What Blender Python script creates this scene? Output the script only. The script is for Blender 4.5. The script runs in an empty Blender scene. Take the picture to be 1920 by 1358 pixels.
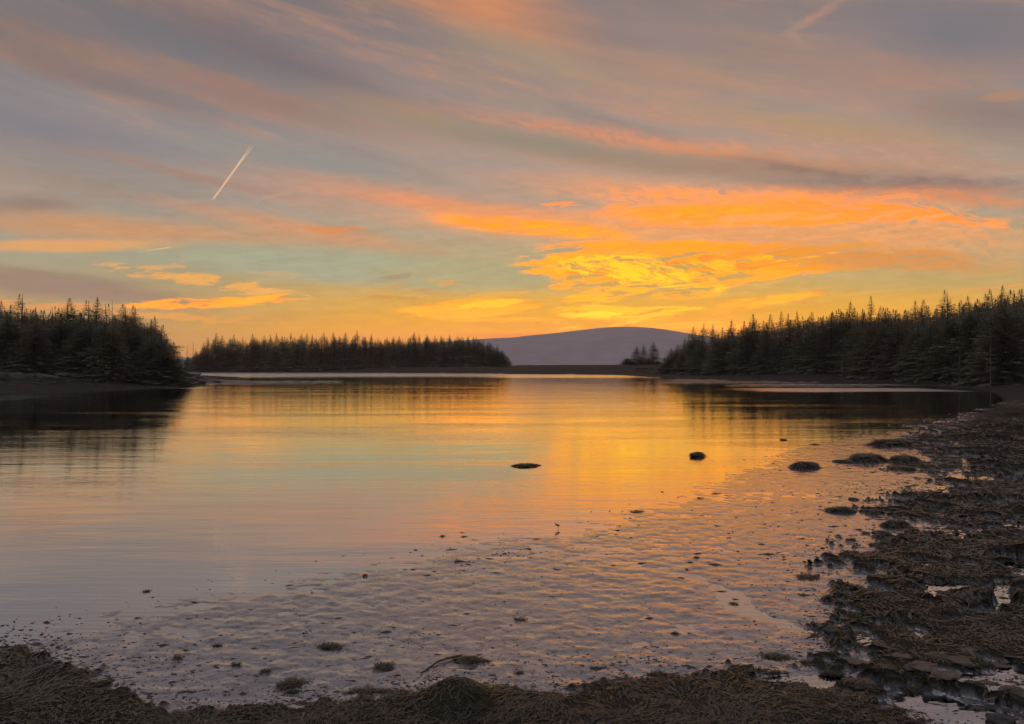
import bpy, bmesh, math, random
import numpy as np
from mathutils import Vector, Matrix

# ------------------------------------------------------------------ camera, sky, sun, exposure
F = 1507.0            # focal length in photo pixels (1920 wide)
HOR = 686.0           # horizon row of the photograph
CAMZ = 2.6
SUN_AZ, SUN_EL = math.radians(9.3), math.radians(1.0)
HAZE_D = 1.4e-4
HAZE_TOP = 205.0
scene = bpy.context.scene
C = scene.collection
cam_d = bpy.data.cameras.new('camera')
cam = bpy.data.objects.new('camera', cam_d)
C.objects.link(cam)
cam.location = (0, 0, CAMZ)
cam.rotation_euler = (math.radians(90) + math.atan(7 / F), 0, 0)
cam_d.sensor_width = 36.0
cam_d.lens = 36.0 * F / 1920.0
cam_d.clip_start = 0.05
cam_d.clip_end = 80000
scene.camera = cam
vs = scene.view_settings
vs.view_transform = 'Standard'
vs.look = 'None'
vs.exposure = 0.0
vs.gamma = 1.0
vs.use_curve_mapping = False
scene.cycles.max_bounces = 5
scene.cycles.diffuse_bounces = 3
scene.cycles.glossy_bounces = 3
scene.cycles.transparent_max_bounces = 24
scene.cycles.volume_bounces = 1
scene.cycles.use_denoising = True
scene.cycles.use_adaptive_sampling = True
scene.cycles.adaptive_threshold = 0.02
scene.cycles.caustics_reflective = False


def lin(c):
    r = []
    for v in c[:3]:
        v = v / 255.0
        r.append(v / 12.92 if v <= 0.04045 else ((v + 0.055) / 1.055) ** 2.4)
    return (r[0], r[1], r[2], 1.0)


class NT:
    """small helper for writing node trees as expressions"""
    def __init__(self, tree):
        self.t = tree
        self.n = tree.nodes
        self.l = tree.links

    def put(self, sock, v):
        if hasattr(v, 'is_output'):
            self.l.new(v, sock)
        elif v is not None:
            sock.default_value = v

    def node(self, typ, props=None, ins=None, out=0):
        nd = self.n.new(typ)
        for k, v in (props or {}).items():
            setattr(nd, k, v)
        for k, v in (ins or {}).items():
            self.put(nd.inputs[k], v)
        return nd.outputs[out]

    def m(self, op, a, b=None, c=None, clamp=False):
        nd = self.n.new('ShaderNodeMath')
        nd.operation = op
        nd.use_clamp = clamp
        for i, v in enumerate((a, b, c)):
            if v is not None:
                self.put(nd.inputs[i], v)
        return nd.outputs[0]

    def vec(self, x=0.0, y=0.0, z=0.0):
        return self.node('ShaderNodeCombineXYZ', None, {0: x, 1: y, 2: z})

    def vm(self, op, a, b=None, out=0):
        nd = self.n.new('ShaderNodeVectorMath')
        nd.operation = op
        self.put(nd.inputs[0], a)
        if b is not None:
            self.put(nd.inputs[1], b)
        return nd.outputs['Value'] if op in ('LENGTH', 'DOT_PRODUCT', 'DISTANCE') else nd.outputs[0]

    def rng(self, v, a, b, c=0.0, d=1.0, smooth=True):
        nd = self.n.new('ShaderNodeMapRange')
        nd.interpolation_type = 'SMOOTHSTEP' if smooth else 'LINEAR'
        for i, x in enumerate((v, a, b, c, d)):
            self.put(nd.inputs[i], x)
        return nd.outputs[0]

    def mix(self, f, a, b, blend='MIX'):
        nd = self.n.new('ShaderNodeMix')
        nd.data_type = 'RGBA'
        nd.blend_type = blend
        self.put(nd.inputs[0], f)
        self.put(nd.inputs[6], a)
        self.put(nd.inputs[7], b)
        return nd.outputs[2]

    def noise(self, v, scale=1.0, detail=4.0, rough=0.55, dist=0.0, dims='3D', out=0):
        return self.node('ShaderNodeTexNoise', {'noise_dimensions': dims},
                         {'Vector': v, 'Scale': scale, 'Detail': detail, 'Roughness': rough, 'Distortion': dist}, out)

    def ramp(self, f, stops):
        nd = self.n.new('ShaderNodeValToRGB')
        self.put(nd.inputs[0], f)
        e = nd.color_ramp.elements
        while len(e) > 1:
            e.remove(e[-1])
        e[0].position, e[0].color = stops[0]
        for p, c in stops[1:]:
            k = e.new(p)
            k.color = c
        return nd.outputs[0]


def px_ae(px, py):
    """photo pixel -> azimuth / elevation in units of 1/F radian"""
    u, v = (px - 960) / F, (HOR - py) / F
    az = math.atan(u)
    el = math.atan(v * math.cos(az))
    return az * F, el * F


world = bpy.data.worlds.new('World')
scene.world = world
world.use_nodes = True
W = NT(world.node_tree)
W.n.clear()
gen = W.node('ShaderNodeTexCoord', out='Generated')
sep = W.n.new('ShaderNodeSeparateXYZ')
W.l.new(gen, sep.inputs[0])
dx, dy, dz = sep.outputs
az = W.m('MULTIPLY', W.m('ARCTAN2', dx, dy), F)
el = W.m('MULTIPLY', W.m('ARCSINE', dz), F)
elp = W.m('MAXIMUM', el, 0.0)
# sunset-side weight
sdir = (math.sin(SUN_AZ), math.cos(SUN_AZ), 0.0)
cs = W.vm('DOT_PRODUCT', gen, sdir)
front = W.rng(cs, -0.35, 0.85)
near = W.rng(cs, 0.80, 1.0)


def g_ramp(stops):
    return W.ramp(W.m('DIVIDE', elp, 2400.0, clamp=True), [(e / 2400.0, lin(c)) for e, c in stops])


r_sun = g_ramp([(0, (244, 150, 40)), (60, (242, 162, 44)), (120, (222, 168, 72)), (180, (178, 166, 124)), (280, (186, 160, 138)),
                (400, (172, 150, 136)), (550, (158, 138, 130)), (690, (148, 130, 124)), (1100, (148, 142, 146)), (2400, (142, 145, 156))])
r_side = g_ramp([(0, (198, 138, 88)), (60, (186, 146, 94)), (120, (176, 154, 112)), (190, (160, 158, 136)), (280, (160, 148, 138)),
                 (400, (146, 140, 140)), (550, (128, 122, 126)), (690, (118, 110, 110)), (1100, (142, 138, 144)), (2400, (142, 145, 156))])
r_back = g_ramp([(0, (190, 176, 178)), (150, (200, 184, 182)), (400, (192, 180, 182)), (1100, (170, 165, 172)), (2400, (146, 148, 158))])  # unseen sky behind the camera, raised with the zenith to lighten the dark trees
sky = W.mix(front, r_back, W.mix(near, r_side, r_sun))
nish = W.node('ShaderNodeTexSky', {'sky_type': 'NISHITA', 'sun_disc': False, 'sun_elevation': SUN_EL, 'sun_rotation': SUN_AZ,
                                   'dust_density': 1.5}, {})
sky = W.mix(0.06, sky, W.mix(1.0, nish, (0.1, 0.1, 0.1, 1), 'MULTIPLY'))

# cloud coordinates: photo-like azimuth / elevation plane with a gentle warp
ae = W.vec(az, el, 0.0)
warp = W.noise(W.vec(W.m('MULTIPLY', az, 0.004), W.m('MULTIPLY', el, 0.010), 3.1), 1.0, 3.0, 0.6, out=1)
warpv = W.vm('MULTIPLY', W.vm('SUBTRACT', warp, (0.5, 0.5, 0.5)), (100.0, 15.0, 0.0))
aew = W.vm('ADD', ae, warpv)
fine = W.noise(W.vec(W.m('MULTIPLY', az, 0.022), W.m('MULTIPLY', el, 0.065), 7.7), 1.0, 4.0, 0.66, out=1)
finev = W.vm('MULTIPLY', W.vm('SUBTRACT', fine, (0.5, 0.5, 0.5)), (60.0, 8.0, 0.0))
aew2 = W.vm('ADD', aew, finev)
s2 = W.n.new('ShaderNodeSeparateXYZ')
W.l.new(aew, s2.inputs[0])
wx, wy, _ = s2.outputs
flow = W.m('ADD', wy, W.m('MULTIPLY', wx, 0.195))      # constant along the long cirrus bands
tex_s = W.noise(W.vec(W.m('MULTIPLY', wx, 0.0022), W.m('MULTIPLY', flow, 0.017), 1.3), 1.0, 5.0, 0.6)
s3 = W.n.new('ShaderNodeSeparateXYZ')
W.l.new(aew2, s3.inputs[0])
fx, fy, _ = s3.outputs
tex_f = W.noise(W.vec(W.m('MULTIPLY', fx, 0.013), W.m('MULTIPLY', W.m('ADD', fy, W.m('MULTIPLY', fx, -0.10)), 0.105), 5.2), 1.0, 6.0, 0.66)
tex_g = W.noise(W.vec(W.m('MULTIPLY', fx, 0.03), W.m('MULTIPLY', W.m('ADD', fy, W.m('MULTIPLY', fx, 0.3)), 0.09), 9.4), 1.0, 4.0, 0.6)

# thin cirrus veil over the whole upper sky
veil = W.m('MULTIPLY', W.rng(tex_s, 0.44, 0.66), W.m('MULTIPLY', W.rng(el, 190, 360), W.rng(cs, -0.2, 0.7)))
sky = W.mix(W.m('MULTIPLY', veil, 0.42), sky, lin((196, 142, 112)))
shade = W.m('MULTIPLY', W.rng(tex_s, 0.52, 0.30), W.rng(el, 240, 420))
sky = W.mix(W.m('MULTIPLY', shade, 0.40), sky, lin((122, 116, 116)))
veil_b = W.m('MULTIPLY', W.rng(tex_g, 0.42, 0.62), W.m('MULTIPLY', veil, 0.16))
sky = W.mix(veil_b, sky, lin((214, 160, 122)))

TEX = {'s': (tex_s, aew), 'f': (tex_f, aew2), 'g': (tex_g, aew2)}


_TM = {}


def texmul(tex, k):
    if (tex, k) not in _TM:
        gain = {'s': 1.9, 'f': 5.2, 'g': 3.0}[tex]
        _TM[(tex, k)] = W.m('MULTIPLY_ADD', W.m('SUBTRACT', TEX[tex][0], 0.5), k * gain, 1.0)
    return _TM[(tex, k)]


def patch(px, py, hl, hw, ang, rgb, alpha, tex='f', k=1.6, lo=0.15, hi=0.75):
    """one cloud: an ellipse in the sky (photo pixel place and half sizes, tilt in degrees, + = falls to the right) frayed by noise"""
    global sky
    a, e = px_ae(px, py)
    k = round(k * 2.5) / 2.5
    if tex == 'f':
        k, lo, hi = k * 1.2, lo * .8, hi * .78 + .06
    if tex != 'f' and py < 395:
        lo, hi, alpha = 0.0, 1.05, alpha * .92
    tm = texmul(tex, k)
    ser = W.n.new('ShaderNodeVectorMath')        # evaluates the clouds one after another (keeps the shader stack small)
    ser.operation = 'MULTIPLY_ADD'
    W.l.new(sky, ser.inputs[0])
    ser.inputs[1].default_value = (1e-6, 1e-6, 1e-6)
    W.l.new(TEX[tex][1], ser.inputs[2])
    gr = W.n.new('ShaderNodeTexGradient')
    gr.gradient_type = 'SPHERICAL'
    tmap = gr.texture_mapping
    tmap.vector_type = 'TEXTURE'
    tmap.translation = (a, e, 0)
    tmap.rotation = (0, 0, math.radians(-ang))
    tmap.scale = (hl, hw, 1)
    W.l.new(ser.outputs[0], gr.inputs[0])
    msk = W.rng(W.m('MULTIPLY', gr.outputs[1], tm), lo, hi, 0.0, alpha)
    c_ = lin(rgb)
    if rgb[0] >= 246 and rgb[2] < 100:          # sunlit cloud: brighter than the picture's white point
        c_ = (c_[0] * 1.4, c_[1] * 1.04, c_[2] * .6, 1)
    sky = W.mix(msk, sky, c_)


PATCHES = [
    # high veils, top of the frame
    (330, 60, 420, 95, 10, (110, 109, 113), .75, 's', .6, .05, .9),
    (560, 120, 360, 50, 15, (113, 105, 111), .70, 's', .8, .1, .8),
    (30, 60, 260, 90, 8, (113, 104, 102), .6, 's', .5, .05, .9),
    (60, 235, 320, 60, 4, (121, 121, 131), .75, 's', .6, .05, .9),
    (470, 185, 420, 48, 8, (150, 118, 108), .75, 's', .8, .05, .8),
    (210, 160, 300, 36, 10, (124, 110, 108), .6, 's', .8, .05, .8),
    (900, 10, 330, 75, 14, (224, 144, 92), .9, 's', .9, .05, .9),
    (1010, 105, 330, 50, 12, (164, 146, 122), .7, 's', .7, .05, .8),
    (1290, 60, 330, 60, 8, (146, 130, 126), .6, 's', .6, .05, .9),
    (1800, 70, 330, 95, 14, (116, 116, 125), .85, 's', .5, .05, .9),
    (1520, 120, 400, 60, 18, (158, 128, 116), .55, 's', .8, .05, .9),
    (1250, 130, 330, 50, 12, (186, 142, 112), .6, 's', .8, .05, .9),
    (1560, 235, 420, 34, 13, (176, 146, 112), .65, 's', 1.0, .05, .8),
    (1890, 215, 260, 55, 12, (134, 115, 110), .7, 's', .6, .05, .9),
    (1905, 178, 60, 10, 4, (176, 136, 108), .7, 'f', 1.0),
    # the long salmon band and the grey-green shadow beneath it
    (760, 210, 260, 32, 10, (180, 140, 104), .7, 's', .9, .05, .8),
    (1190, 262, 480, 30, 9.5, (222, 146, 106), .85, 'g', 1.0, .05, .75),
    (1480, 310, 330, 20, 11, (206, 140, 102), .75, 'g', 1.2, .05, .75),
    (1000, 268, 480, 36, 8.5, (146, 136, 118), .95, 's', .9, .05, .7),
    (1380, 318, 460, 34, 7, (158, 130, 110), .9, 's', .9, .05, .7),
    (1700, 352, 360, 30, 6.5, (126, 112, 112), .95, 'g', .9, .05, .7),
    (1500, 318, 200, 13, 12, (134, 114, 108), .7, 'g', 1.0, .05, .7),
    # grey-blue clear strip on the left
    (560, 300, 330, 40, 5, (137, 143, 140), .85, 's', .5, .05, .9),
    (900, 312, 300, 32, 5, (158, 146, 142), .7, 's', .5, .05, .9),
    (150, 335, 300, 40, 6, (144, 132, 122), .6, 's', .6, .05, .9),
    (300, 318, 360, 13, 8, (160, 126, 112), .6, 's', .8, .05, .8),
    (30, 385, 130, 28, -8, (140, 112, 102), .7, 's', .7, .05, .8),
    (740, 365, 420, 36, 5, (202, 148, 122), .75, 's', .6, .05, .9),
    (1150, 345, 400, 26, 5, (222, 158, 118), .8, 's', .6, .05, .9),
    # salmon / orange belt
    (250, 432, 460, 36, 0, (204, 148, 104), .85, 's', .9, .0, .9),
    (560, 428, 330, 24, 8, (212, 148, 106), .8, 's', .9, .0, .9),
    (640, 431, 90, 9, 2, (216, 138, 82), .8, 'f', 1.2),
    (900, 395, 400, 28, 6, (232, 150, 104), .85, 's', .7, .05, .8),
    (1430, 372, 540, 30, 4, (246, 160, 88), .9, 'g', .7, .0, .8),
    (1150, 428, 600, 42, 3, (240, 162, 100), .75, 's', .6, .0, .9),
    (1560, 440, 520, 60, 5, (236, 160, 100), .8, 'g', .8, .0, .8),
    (1000, 428, 260, 20, 5, (255, 163, 10), 1.0, 's', .8, .0, .7),
    (1080, 436, 150, 12, 5, (255, 172, 10), .9, 's', .9, .05, .5),
    (1360, 402, 330, 25, 2.5, (255, 163, 14), 1.0, 's', .8, .0, .7),
    (1480, 412, 220, 15, 3, (255, 162, 22), .9, 'g', .9, .05, .6),
    (1660, 398, 280, 22, 9, (248, 150, 62), .9, 'g', 1.4, .1, .7),
    (1840, 375, 160, 15, 10, (214, 138, 92), .7, 'g', 1.3, .1, .7),
    (140, 462, 230, 15, -5, (226, 162, 102), .85, 's', .9, .05, .7),
    # greenish clear strip
    (640, 500, 420, 40, 3, (164, 165, 138), .95, 's', .3, .0, .6),
    (880, 520, 300, 40, 1, (178, 166, 124), .85, 's', .3, .0, .7),
    (180, 486, 160, 12, 0, (166, 158, 130), .7, 's', .6, .05, .8),
    (1780, 525, 300, 26, 0, (186, 160, 102), .7, 's', .5, .05, .8),
    # clouds low on the left
    (90, 535, 330, 34, 4, (146, 122, 112), .8, 's', .9, .0, .8),
    (40, 512, 230, 12, 4, (152, 130, 112), .7, 's', 1.0, .0, .8),
    (360, 522, 200, 17, 6, (228, 166, 92), .95, 'f', 1.5),
    (470, 540, 140, 16, 10, (232, 170, 92), .85, 'f', 1.6),
    (320, 505, 60, 8, -20, (220, 162, 100), .6, 'f', 1.5),
    (390, 568, 180, 12, -4, (255, 168, 28), 1.0, 'f', 1.2, .1, .6),
    (490, 560, 60, 8, -8, (255, 176, 20), 1.0, 'f', 1.3, .1, .5),
    (370, 598, 200, 10, 2, (224, 156, 78), .8, 'f', 1.6),
    (60, 575, 230, 14, 3, (226, 150, 84), .7, 'f', 1.3),
    (520, 512, 60, 8, 3, (204, 164, 116), .5, 'f', 1.5),
    # small clouds in the middle
    (735, 520, 46, 8, -10, (162, 142, 116), .75, 'f', 1.6),
    (735, 536, 36, 8, -10, (206, 158, 94), .6, 'f', 1.8),
    (840, 532, 60, 7, 2, (222, 162, 92), .75, 'f', 1.8),
    (745, 560, 80, 7, 3, (206, 146, 78), .8, 'f', 1.5),
    (800, 548, 70, 7, 0, (196, 148, 96), .6, 'f', 1.6),
    (940, 555, 70, 7, -6, (238, 170, 70), .7, 'f', 1.8),
    (880, 580, 160, 19, -4, (255, 178, 8), 1.0, 'f', 1.0, .1, .42),
    (930, 572, 70, 9, -8, (255, 196, 6), 1.0, 'f', 1.4, .12, .5),
    (960, 601, 120, 6, 1, (255, 172, 24), 1.0, 'f', 1.3, .1, .5),
    # the big golden cloud over the mountain
    (1300, 498, 330, 40, 1, (255, 166, 18), 0.9, 'f', 1.4, .12, .62),
    (1270, 468, 300, 20, 2, (252, 164, 40), .9, 'f', .8, .05, .5),
    (1120, 500, 170, 40, 4, (255, 172, 18), 1.0, 'f', 1.5, .08, .5),
    (1060, 535, 55, 14, 5, (255, 176, 10), 1.0, 'f', 1.5, .12, .6),
    (1020, 508, 50, 10, 3, (248, 172, 66), .8, 'f', 1.6),
    (1140, 490, 120, 18, -4, (255, 206, 4), 1.0, 'f', 1.6, .1, .45),
    (1240, 520, 130, 24, 12, (255, 206, 2), 1.0, 'f', 1.6, .1, .45),
    (1150, 548, 110, 22, -10, (255, 186, 6), 1.0, 'f', 1.7, .14, .6),
    (1270, 555, 70, 10, -4, (255, 178, 24), .9, 'f', 1.8),
    (1420, 505, 200, 30, -6, (255, 172, 12), .9, 'f', 1.5, .15, .7),
    (1100, 510, 60, 10, 0, (206, 142, 62), .7, 'f', 2.0, .25, .8),
    (1180, 475, 120, 8, 4, (226, 156, 72), .55, 'f', 1.6),
    (1460, 478, 90, 12, 4, (222, 142, 74), .8, 'f', 1.5),
    (1290, 500, 330, 48, 0, (222, 140, 58), .8, 'f', 2.4, .95, 1.7),
    (1240, 515, 330, 56, 2, (208, 166, 88), .9, 'f', -2.4, .55, 1.2),
    (1180, 512, 260, 44, 6, (255, 206, 2), 1.0, 'g', 2.8, .35, 1.35),
    (1400, 492, 240, 26, -3, (255, 190, 4), .9, 'g', 2.8, .4, 1.4),
    (1360, 402, 460, 34, 3, (246, 158, 86), .85, 'f', -2.4, .5, 1.1),
    (1500, 425, 460, 44, 3, (238, 164, 104), .7, 'f', 2.4, .6, 1.4),
    (1000, 428, 300, 26, 5, (240, 160, 92), .7, 'f', -2.0, .5, 1.1),
    (1560, 482, 230, 34, 4, (240, 154, 56), .95, 'f', 1.2, .1, .6),
    (1700, 488, 220, 26, 5, (214, 146, 86), .85, 'f', 1.0, .1, .7),
    # bars over the mountain top
    (1150, 588, 140, 17, 2, (255, 194, 4), 1.0, 'f', 1.0, .1, .42),
    (1140, 592, 90, 9, 3, (255, 214, 2), 1.0, 'f', 1.6, .15, .55),
    (1250, 580, 80, 6, 1, (255, 196, 10), 1.0, 'f', 1.1, .1, .5),
    (1270, 608, 170, 11, 5, (255, 178, 6), .95, 'f', 1.4, .12, .55),
    (1190, 606, 60, 7, -12, (255, 200, 10), .9, 'f', 1.4),
    (1090, 612, 60, 6, -8, (255, 186, 20), .8, 'f', 1.6),
    (960, 628, 200, 7, 0, (240, 138, 62), .75, 's', .8),
    (1440, 563, 120, 9, -6, (255, 180, 10), 1.0, 'f', 1.0, .1, .45),
    (1400, 576, 60, 8, 16, (255, 180, 30), .9, 'f', 1.6),
    (1340, 592, 50, 10, -12, (246, 170, 56), .7, 'f', 2.0),
    (1345, 568, 60, 6, 2, (240, 168, 66), .7, 'f', 2.0),
    (1540, 549, 22, 7, 5, (232, 158, 70), .7, 'f', 1.6),
    (1520, 570, 50, 7, 8, (224, 152, 80), .6, 'f', 1.6),
    (1870, 536, 130, 4, -3, (222, 156, 92), .8, 's', .8),
    # hooked wisp at the top right
    (1540, 25, 80, 14, -28, (188, 140, 118), .7, 'g', .6, .0, 1.0),
    (1500, 62, 40, 20, 60, (168, 144, 124), .55, 'g', .6, .0, 1.0),
    (520, 370, 70, 4, -22, (198, 156, 126), .5, 's', .5),
]
for p_ in PATCHES:
    patch(*p_)
# fibres running through the sunlit cloud deck
fib = W.m('MULTIPLY', W.m('MULTIPLY', W.rng(el, 30, 90), W.rng(el, 460, 250)), W.rng(cs, .55, .9))
fib = W.m('MULTIPLY_ADD', W.m('MULTIPLY', W.m('ADD', W.m('SUBTRACT', tex_f, .5), W.m('MULTIPLY', W.m('SUBTRACT', tex_g, .5), .6)), fib), .35, 1.0)
sky = W.vm('MULTIPLY', sky, W.vec(fib, fib, fib))
# the sky behind the low haze is a little stronger than it looks through it
tau = W.m('MINIMUM', W.m('DIVIDE', HAZE_D * HAZE_TOP, W.m('MAXIMUM', dz, 0.02)), HAZE_D * 5000)
tr = W.m('MAXIMUM', W.m('EXPONENT', W.m('MULTIPLY', tau, -1.0)), 0.42)
inv = W.m('SUBTRACT', 1.0, tr)
air = W.vm('MULTIPLY', W.vec(inv, inv, inv), (0.19, 0.155, 0.125))
skyc = W.vm('MAXIMUM', W.vm('SUBTRACT', sky, air), (0.004, 0.004, 0.004))
skyc = W.vm('DIVIDE', skyc, W.vec(tr, tr, tr))
bg = W.n.new('ShaderNodeBackground')
W.l.new(skyc, bg.inputs[0])
bg.inputs[1].default_value = 1.0
wo = W.n.new('ShaderNodeOutputWorld')
W.l.new(bg.outputs[0], wo.inputs[0])
world.cycles.sampling_method = 'NONE'      # a soft sky: rays find it by themselves

sun_d = bpy.data.lights.new('sun', 'SUN')
sun_d.energy = 3.4
sun_d.angle = math.radians(0.5)
sun_d.color = (1.0, 0.60, 0.10)
sun = bpy.data.objects.new('sun', sun_d)
C.objects.link(sun)
_sd = Vector((math.sin(SUN_AZ) * math.cos(SUN_EL), math.cos(SUN_AZ) * math.cos(SUN_EL), math.sin(SUN_EL)))
sun.rotation_euler = _sd.to_track_quat('Z', 'Y').to_euler()
sun.location = (0, 0, 300)


# ------------------------------------------------------------------ helpers
def g(px, py, z=0.0):
    """photo pixel -> point on the level z"""
    d = (CAMZ - z) * F / (py - HOR)
    return ((px - 960) / F * d, d)


def tag(o, label=None, cat=None, group=None, kind=None):
    if label:
        o['label'] = label
    if cat:
        o['category'] = cat
    if group:
        o['group'] = group
    if kind:
        o['kind'] = kind
    return o


def empty(name, loc, rz=0.0):
    o = bpy.data.objects.new(name, None)
    C.objects.link(o)
    o.location = loc
    o.rotation_euler = (0, 0, rz)
    o.empty_display_size = 0.2
    return o


def link(name, me, parent=None):
    o = bpy.data.objects.new(name, me)
    C.objects.link(o)
    if parent:
        o.parent = parent
    return o


def mesh(name, V, Fc, mat, smooth=True):
    me = bpy.data.meshes.new(name)
    V = np.asarray(V, dtype=np.float32)
    if isinstance(Fc, np.ndarray):
        k = Fc.shape[1]
        me.vertices.add(len(V))
        me.vertices.foreach_set('co', V.ravel())
        me.loops.add(Fc.size)
        me.loops.foreach_set('vertex_index', Fc.astype(np.int32).ravel())
        me.polygons.add(len(Fc))
        me.polygons.foreach_set('loop_start', np.arange(0, Fc.size, k, dtype=np.int32))
        me.update(calc_edges=True)
        me.validate()
    else:
        me.from_pydata(V.tolist(), [], Fc)
    me.materials.append(mat)
    if smooth:
        me.polygons.foreach_set('use_smooth', np.ones(len(me.polygons), dtype=bool))
    me.update()
    return me


def _hash(ix, iy, seed):
    h = (ix.astype(np.int64) * 374761393 + iy.astype(np.int64) * 668265263 + seed * 2147483647 + 1013) & 0xFFFFFFFF
    h = ((h ^ (h >> 13)) * 1274126177) & 0xFFFFFFFF
    h = h ^ (h >> 16)
    return (h & 0xFFFFFF).astype(np.float64) / 0xFFFFFF


def vnoise(x, y, seed=0):
    ix, iy = np.floor(x), np.floor(y)
    fx_, fy_ = x - ix, y - iy
    fx_ = fx_ * fx_ * (3 - 2 * fx_)
    fy_ = fy_ * fy_ * (3 - 2 * fy_)
    a = _hash(ix, iy, seed)
    b = _hash(ix + 1, iy, seed)
    c = _hash(ix, iy + 1, seed)
    d = _hash(ix + 1, iy + 1, seed)
    return (a * (1 - fx_) + b * fx_) * (1 - fy_) + (c * (1 - fx_) + d * fx_) * fy_


def fbm(x, y, s, oc=4, seed=0, r=0.5):
    """-1 .. 1, feature size s metres"""
    t = np.zeros_like(x, dtype=np.float64)
    a, n = 1.0, 0.0
    k = 1.0 / s
    for i in range(oc):
        t += a * (vnoise(x * k + 17.3 * i, y * k - 9.1 * i, seed + i) * 2 - 1)
        n += a
        a *= r
        k *= 2.03
    return t / n


def sdf(x, y, poly):
    """signed distance to a polygon, + inside"""
    d2 = np.full(x.shape, 1e18)
    inside = np.zeros(x.shape, dtype=bool)
    n = len(poly)
    for i in range(n):
        ax, ay = poly[i]
        bx, by = poly[(i + 1) % n]
        ex, ey = bx - ax, by - ay
        L = ex * ex + ey * ey + 1e-12
        t = np.clip(((x - ax) * ex + (y - ay) * ey) / L, 0, 1)
        d2 = np.minimum(d2, (x - ax - t * ex) ** 2 + (y - ay - t * ey) ** 2)
        if ay != by:
            c = ((ay > y) != (by > y)) & (x < (bx - ax) * (y - ay) / (by - ay) + ax)
            inside ^= c
    d = np.sqrt(d2)
    return np.where(inside, d, -d)


def sdfm(x, y, poly, m_, far=-99.0):
    d = np.full(x.shape, far)
    if m_.any():
        d[m_] = sdf(x[m_], y[m_], poly)
    return d


def sstep(a, b, x):
    t = np.clip((x - a) / (b - a), 0, 1)
    return t * t * (3 - 2 * t)


# ------------------------------------------------------------------ shorelines (level z = 0), from the waterline in the photograph
POINT = [g(-420, 757), g(0, 736), g(90, 737), g(200, 733), g(310, 728), g(372, 724), g(402, 719), g(412, 713), (-56, 150), (-62, 185), (-110, 235),
         (-330, 230), (-330, 60)]
ISLAND = [g(318, 696), g(420, 697), g(560, 698.5), g(700, 699.5), g(900, 700.5), g(985, 700.5), (30, 330), (34, 420), (-60, 450), (-190, 440), (-160, 385)]
BAR = [g(880, 700.3), g(960, 701.8), g(1060, 702.5), g(1165, 703.5), g(1255, 708), (80, 230), (130, 420), (0, 460), (-30, 340)]
SHORE = [g(1165, 703.8), g(1255, 709), g(1330, 713.5), g(1420, 716), g(1520, 717.5), g(1650, 720), g(1780, 726), g(1850, 732), g(1876, 742), g(1872, 757),
         g(1840, 778), g(1880, 815), g(1940, 880), g(2030, 980), g(2160, 1120), g(2500, 1340), (9, 1), (9, -200), (900, -200), (900, 420), (110, 420), (75, 300)]
REARLAND = [(-9, 4.2), (-4, 4.3), (0, 4.0), (4, 4.2), (9, 3.5), (20, 3), (20, -300), (-400, -300), (-400, -20), (-30, 1)]
FLAT = [g(-300, 1240), g(0, 1168), g(130, 1130), g(300, 1100), g(460, 1080), g(620, 1050), g(790, 1010), g(900, 992), g(1040, 982), g(1170, 945), g(1300, 898),
        g(1400, 855), g(1465, 830), g(1600, 812), g(1700, 797), g(1790, 782), g(1850, 765), g(1885, 755), (60, 60), (60, -30), (-40, -30), (-40, 3)]
LMUD = [g(-420, 790), g(-60, 778), g(22, 773), g(10, 768), g(-30, 764), g(20, 758), g(6, 753), g(60, 748), g(90, 743), g(40, 741), g(-420, 760)]
BANK = [g(-400, 1180), g(-60, 1208), g(0, 1222), g(110, 1252), g(210, 1288), g(300, 1318), g(430, 1338), g(600, 1326), g(740, 1316), g(830, 1300), g(960, 1306),
        g(1080, 1300), g(1190, 1290), g(1300, 1272), g(1390, 1262), g(1440, 1276), g(1560, 1296), g(1640, 1318), g(1720, 1352), g(1790, 1400), g(2100, 1700),
        (12, -4), (-12, -4)]
RBANK = [g(1905, 752), g(1850, 772), g(1790, 790), g(1745, 806), g(1690, 838), g(1765, 858), g(1685, 876), g(1800, 886), g(1855, 897), g(1770, 908), g(1715, 930),
         g(1750, 942), g(1690, 962), g(1765, 985), g(1725, 1008), g(1660, 1030), g(1592, 1056), g(1690, 1080), g(1655, 1104), g(1615, 1132), g(1620, 1168),
         g(1572, 1192), g(1592, 1214), g(1565, 1250), g(1610, 1262), g(1570, 1292), g(1650, 1300), g(1740, 1292), g(1830, 1318), g(1905, 1340), g(1990, 1380),
         (30, 3), (90, 30), (90, 70)]
POOLS = [(1838, 897, 75, 8), (1898, 860, 30, 5), (1735, 1057, 30, 10), (1898, 1062, 34, 9), (1792, 1098, 70, 9), (1738, 1120, 42, 8), (1872, 1122, 32, 14),
         (1740, 1318, 70, 22), (1820, 1345, 90, 24), (1520, 1278, 120, 13), (1610, 1282, 50, 12), (1850, 772, 40, 5), (1690, 1166, 30, 6), (1640, 1225, 22, 5)]


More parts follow.
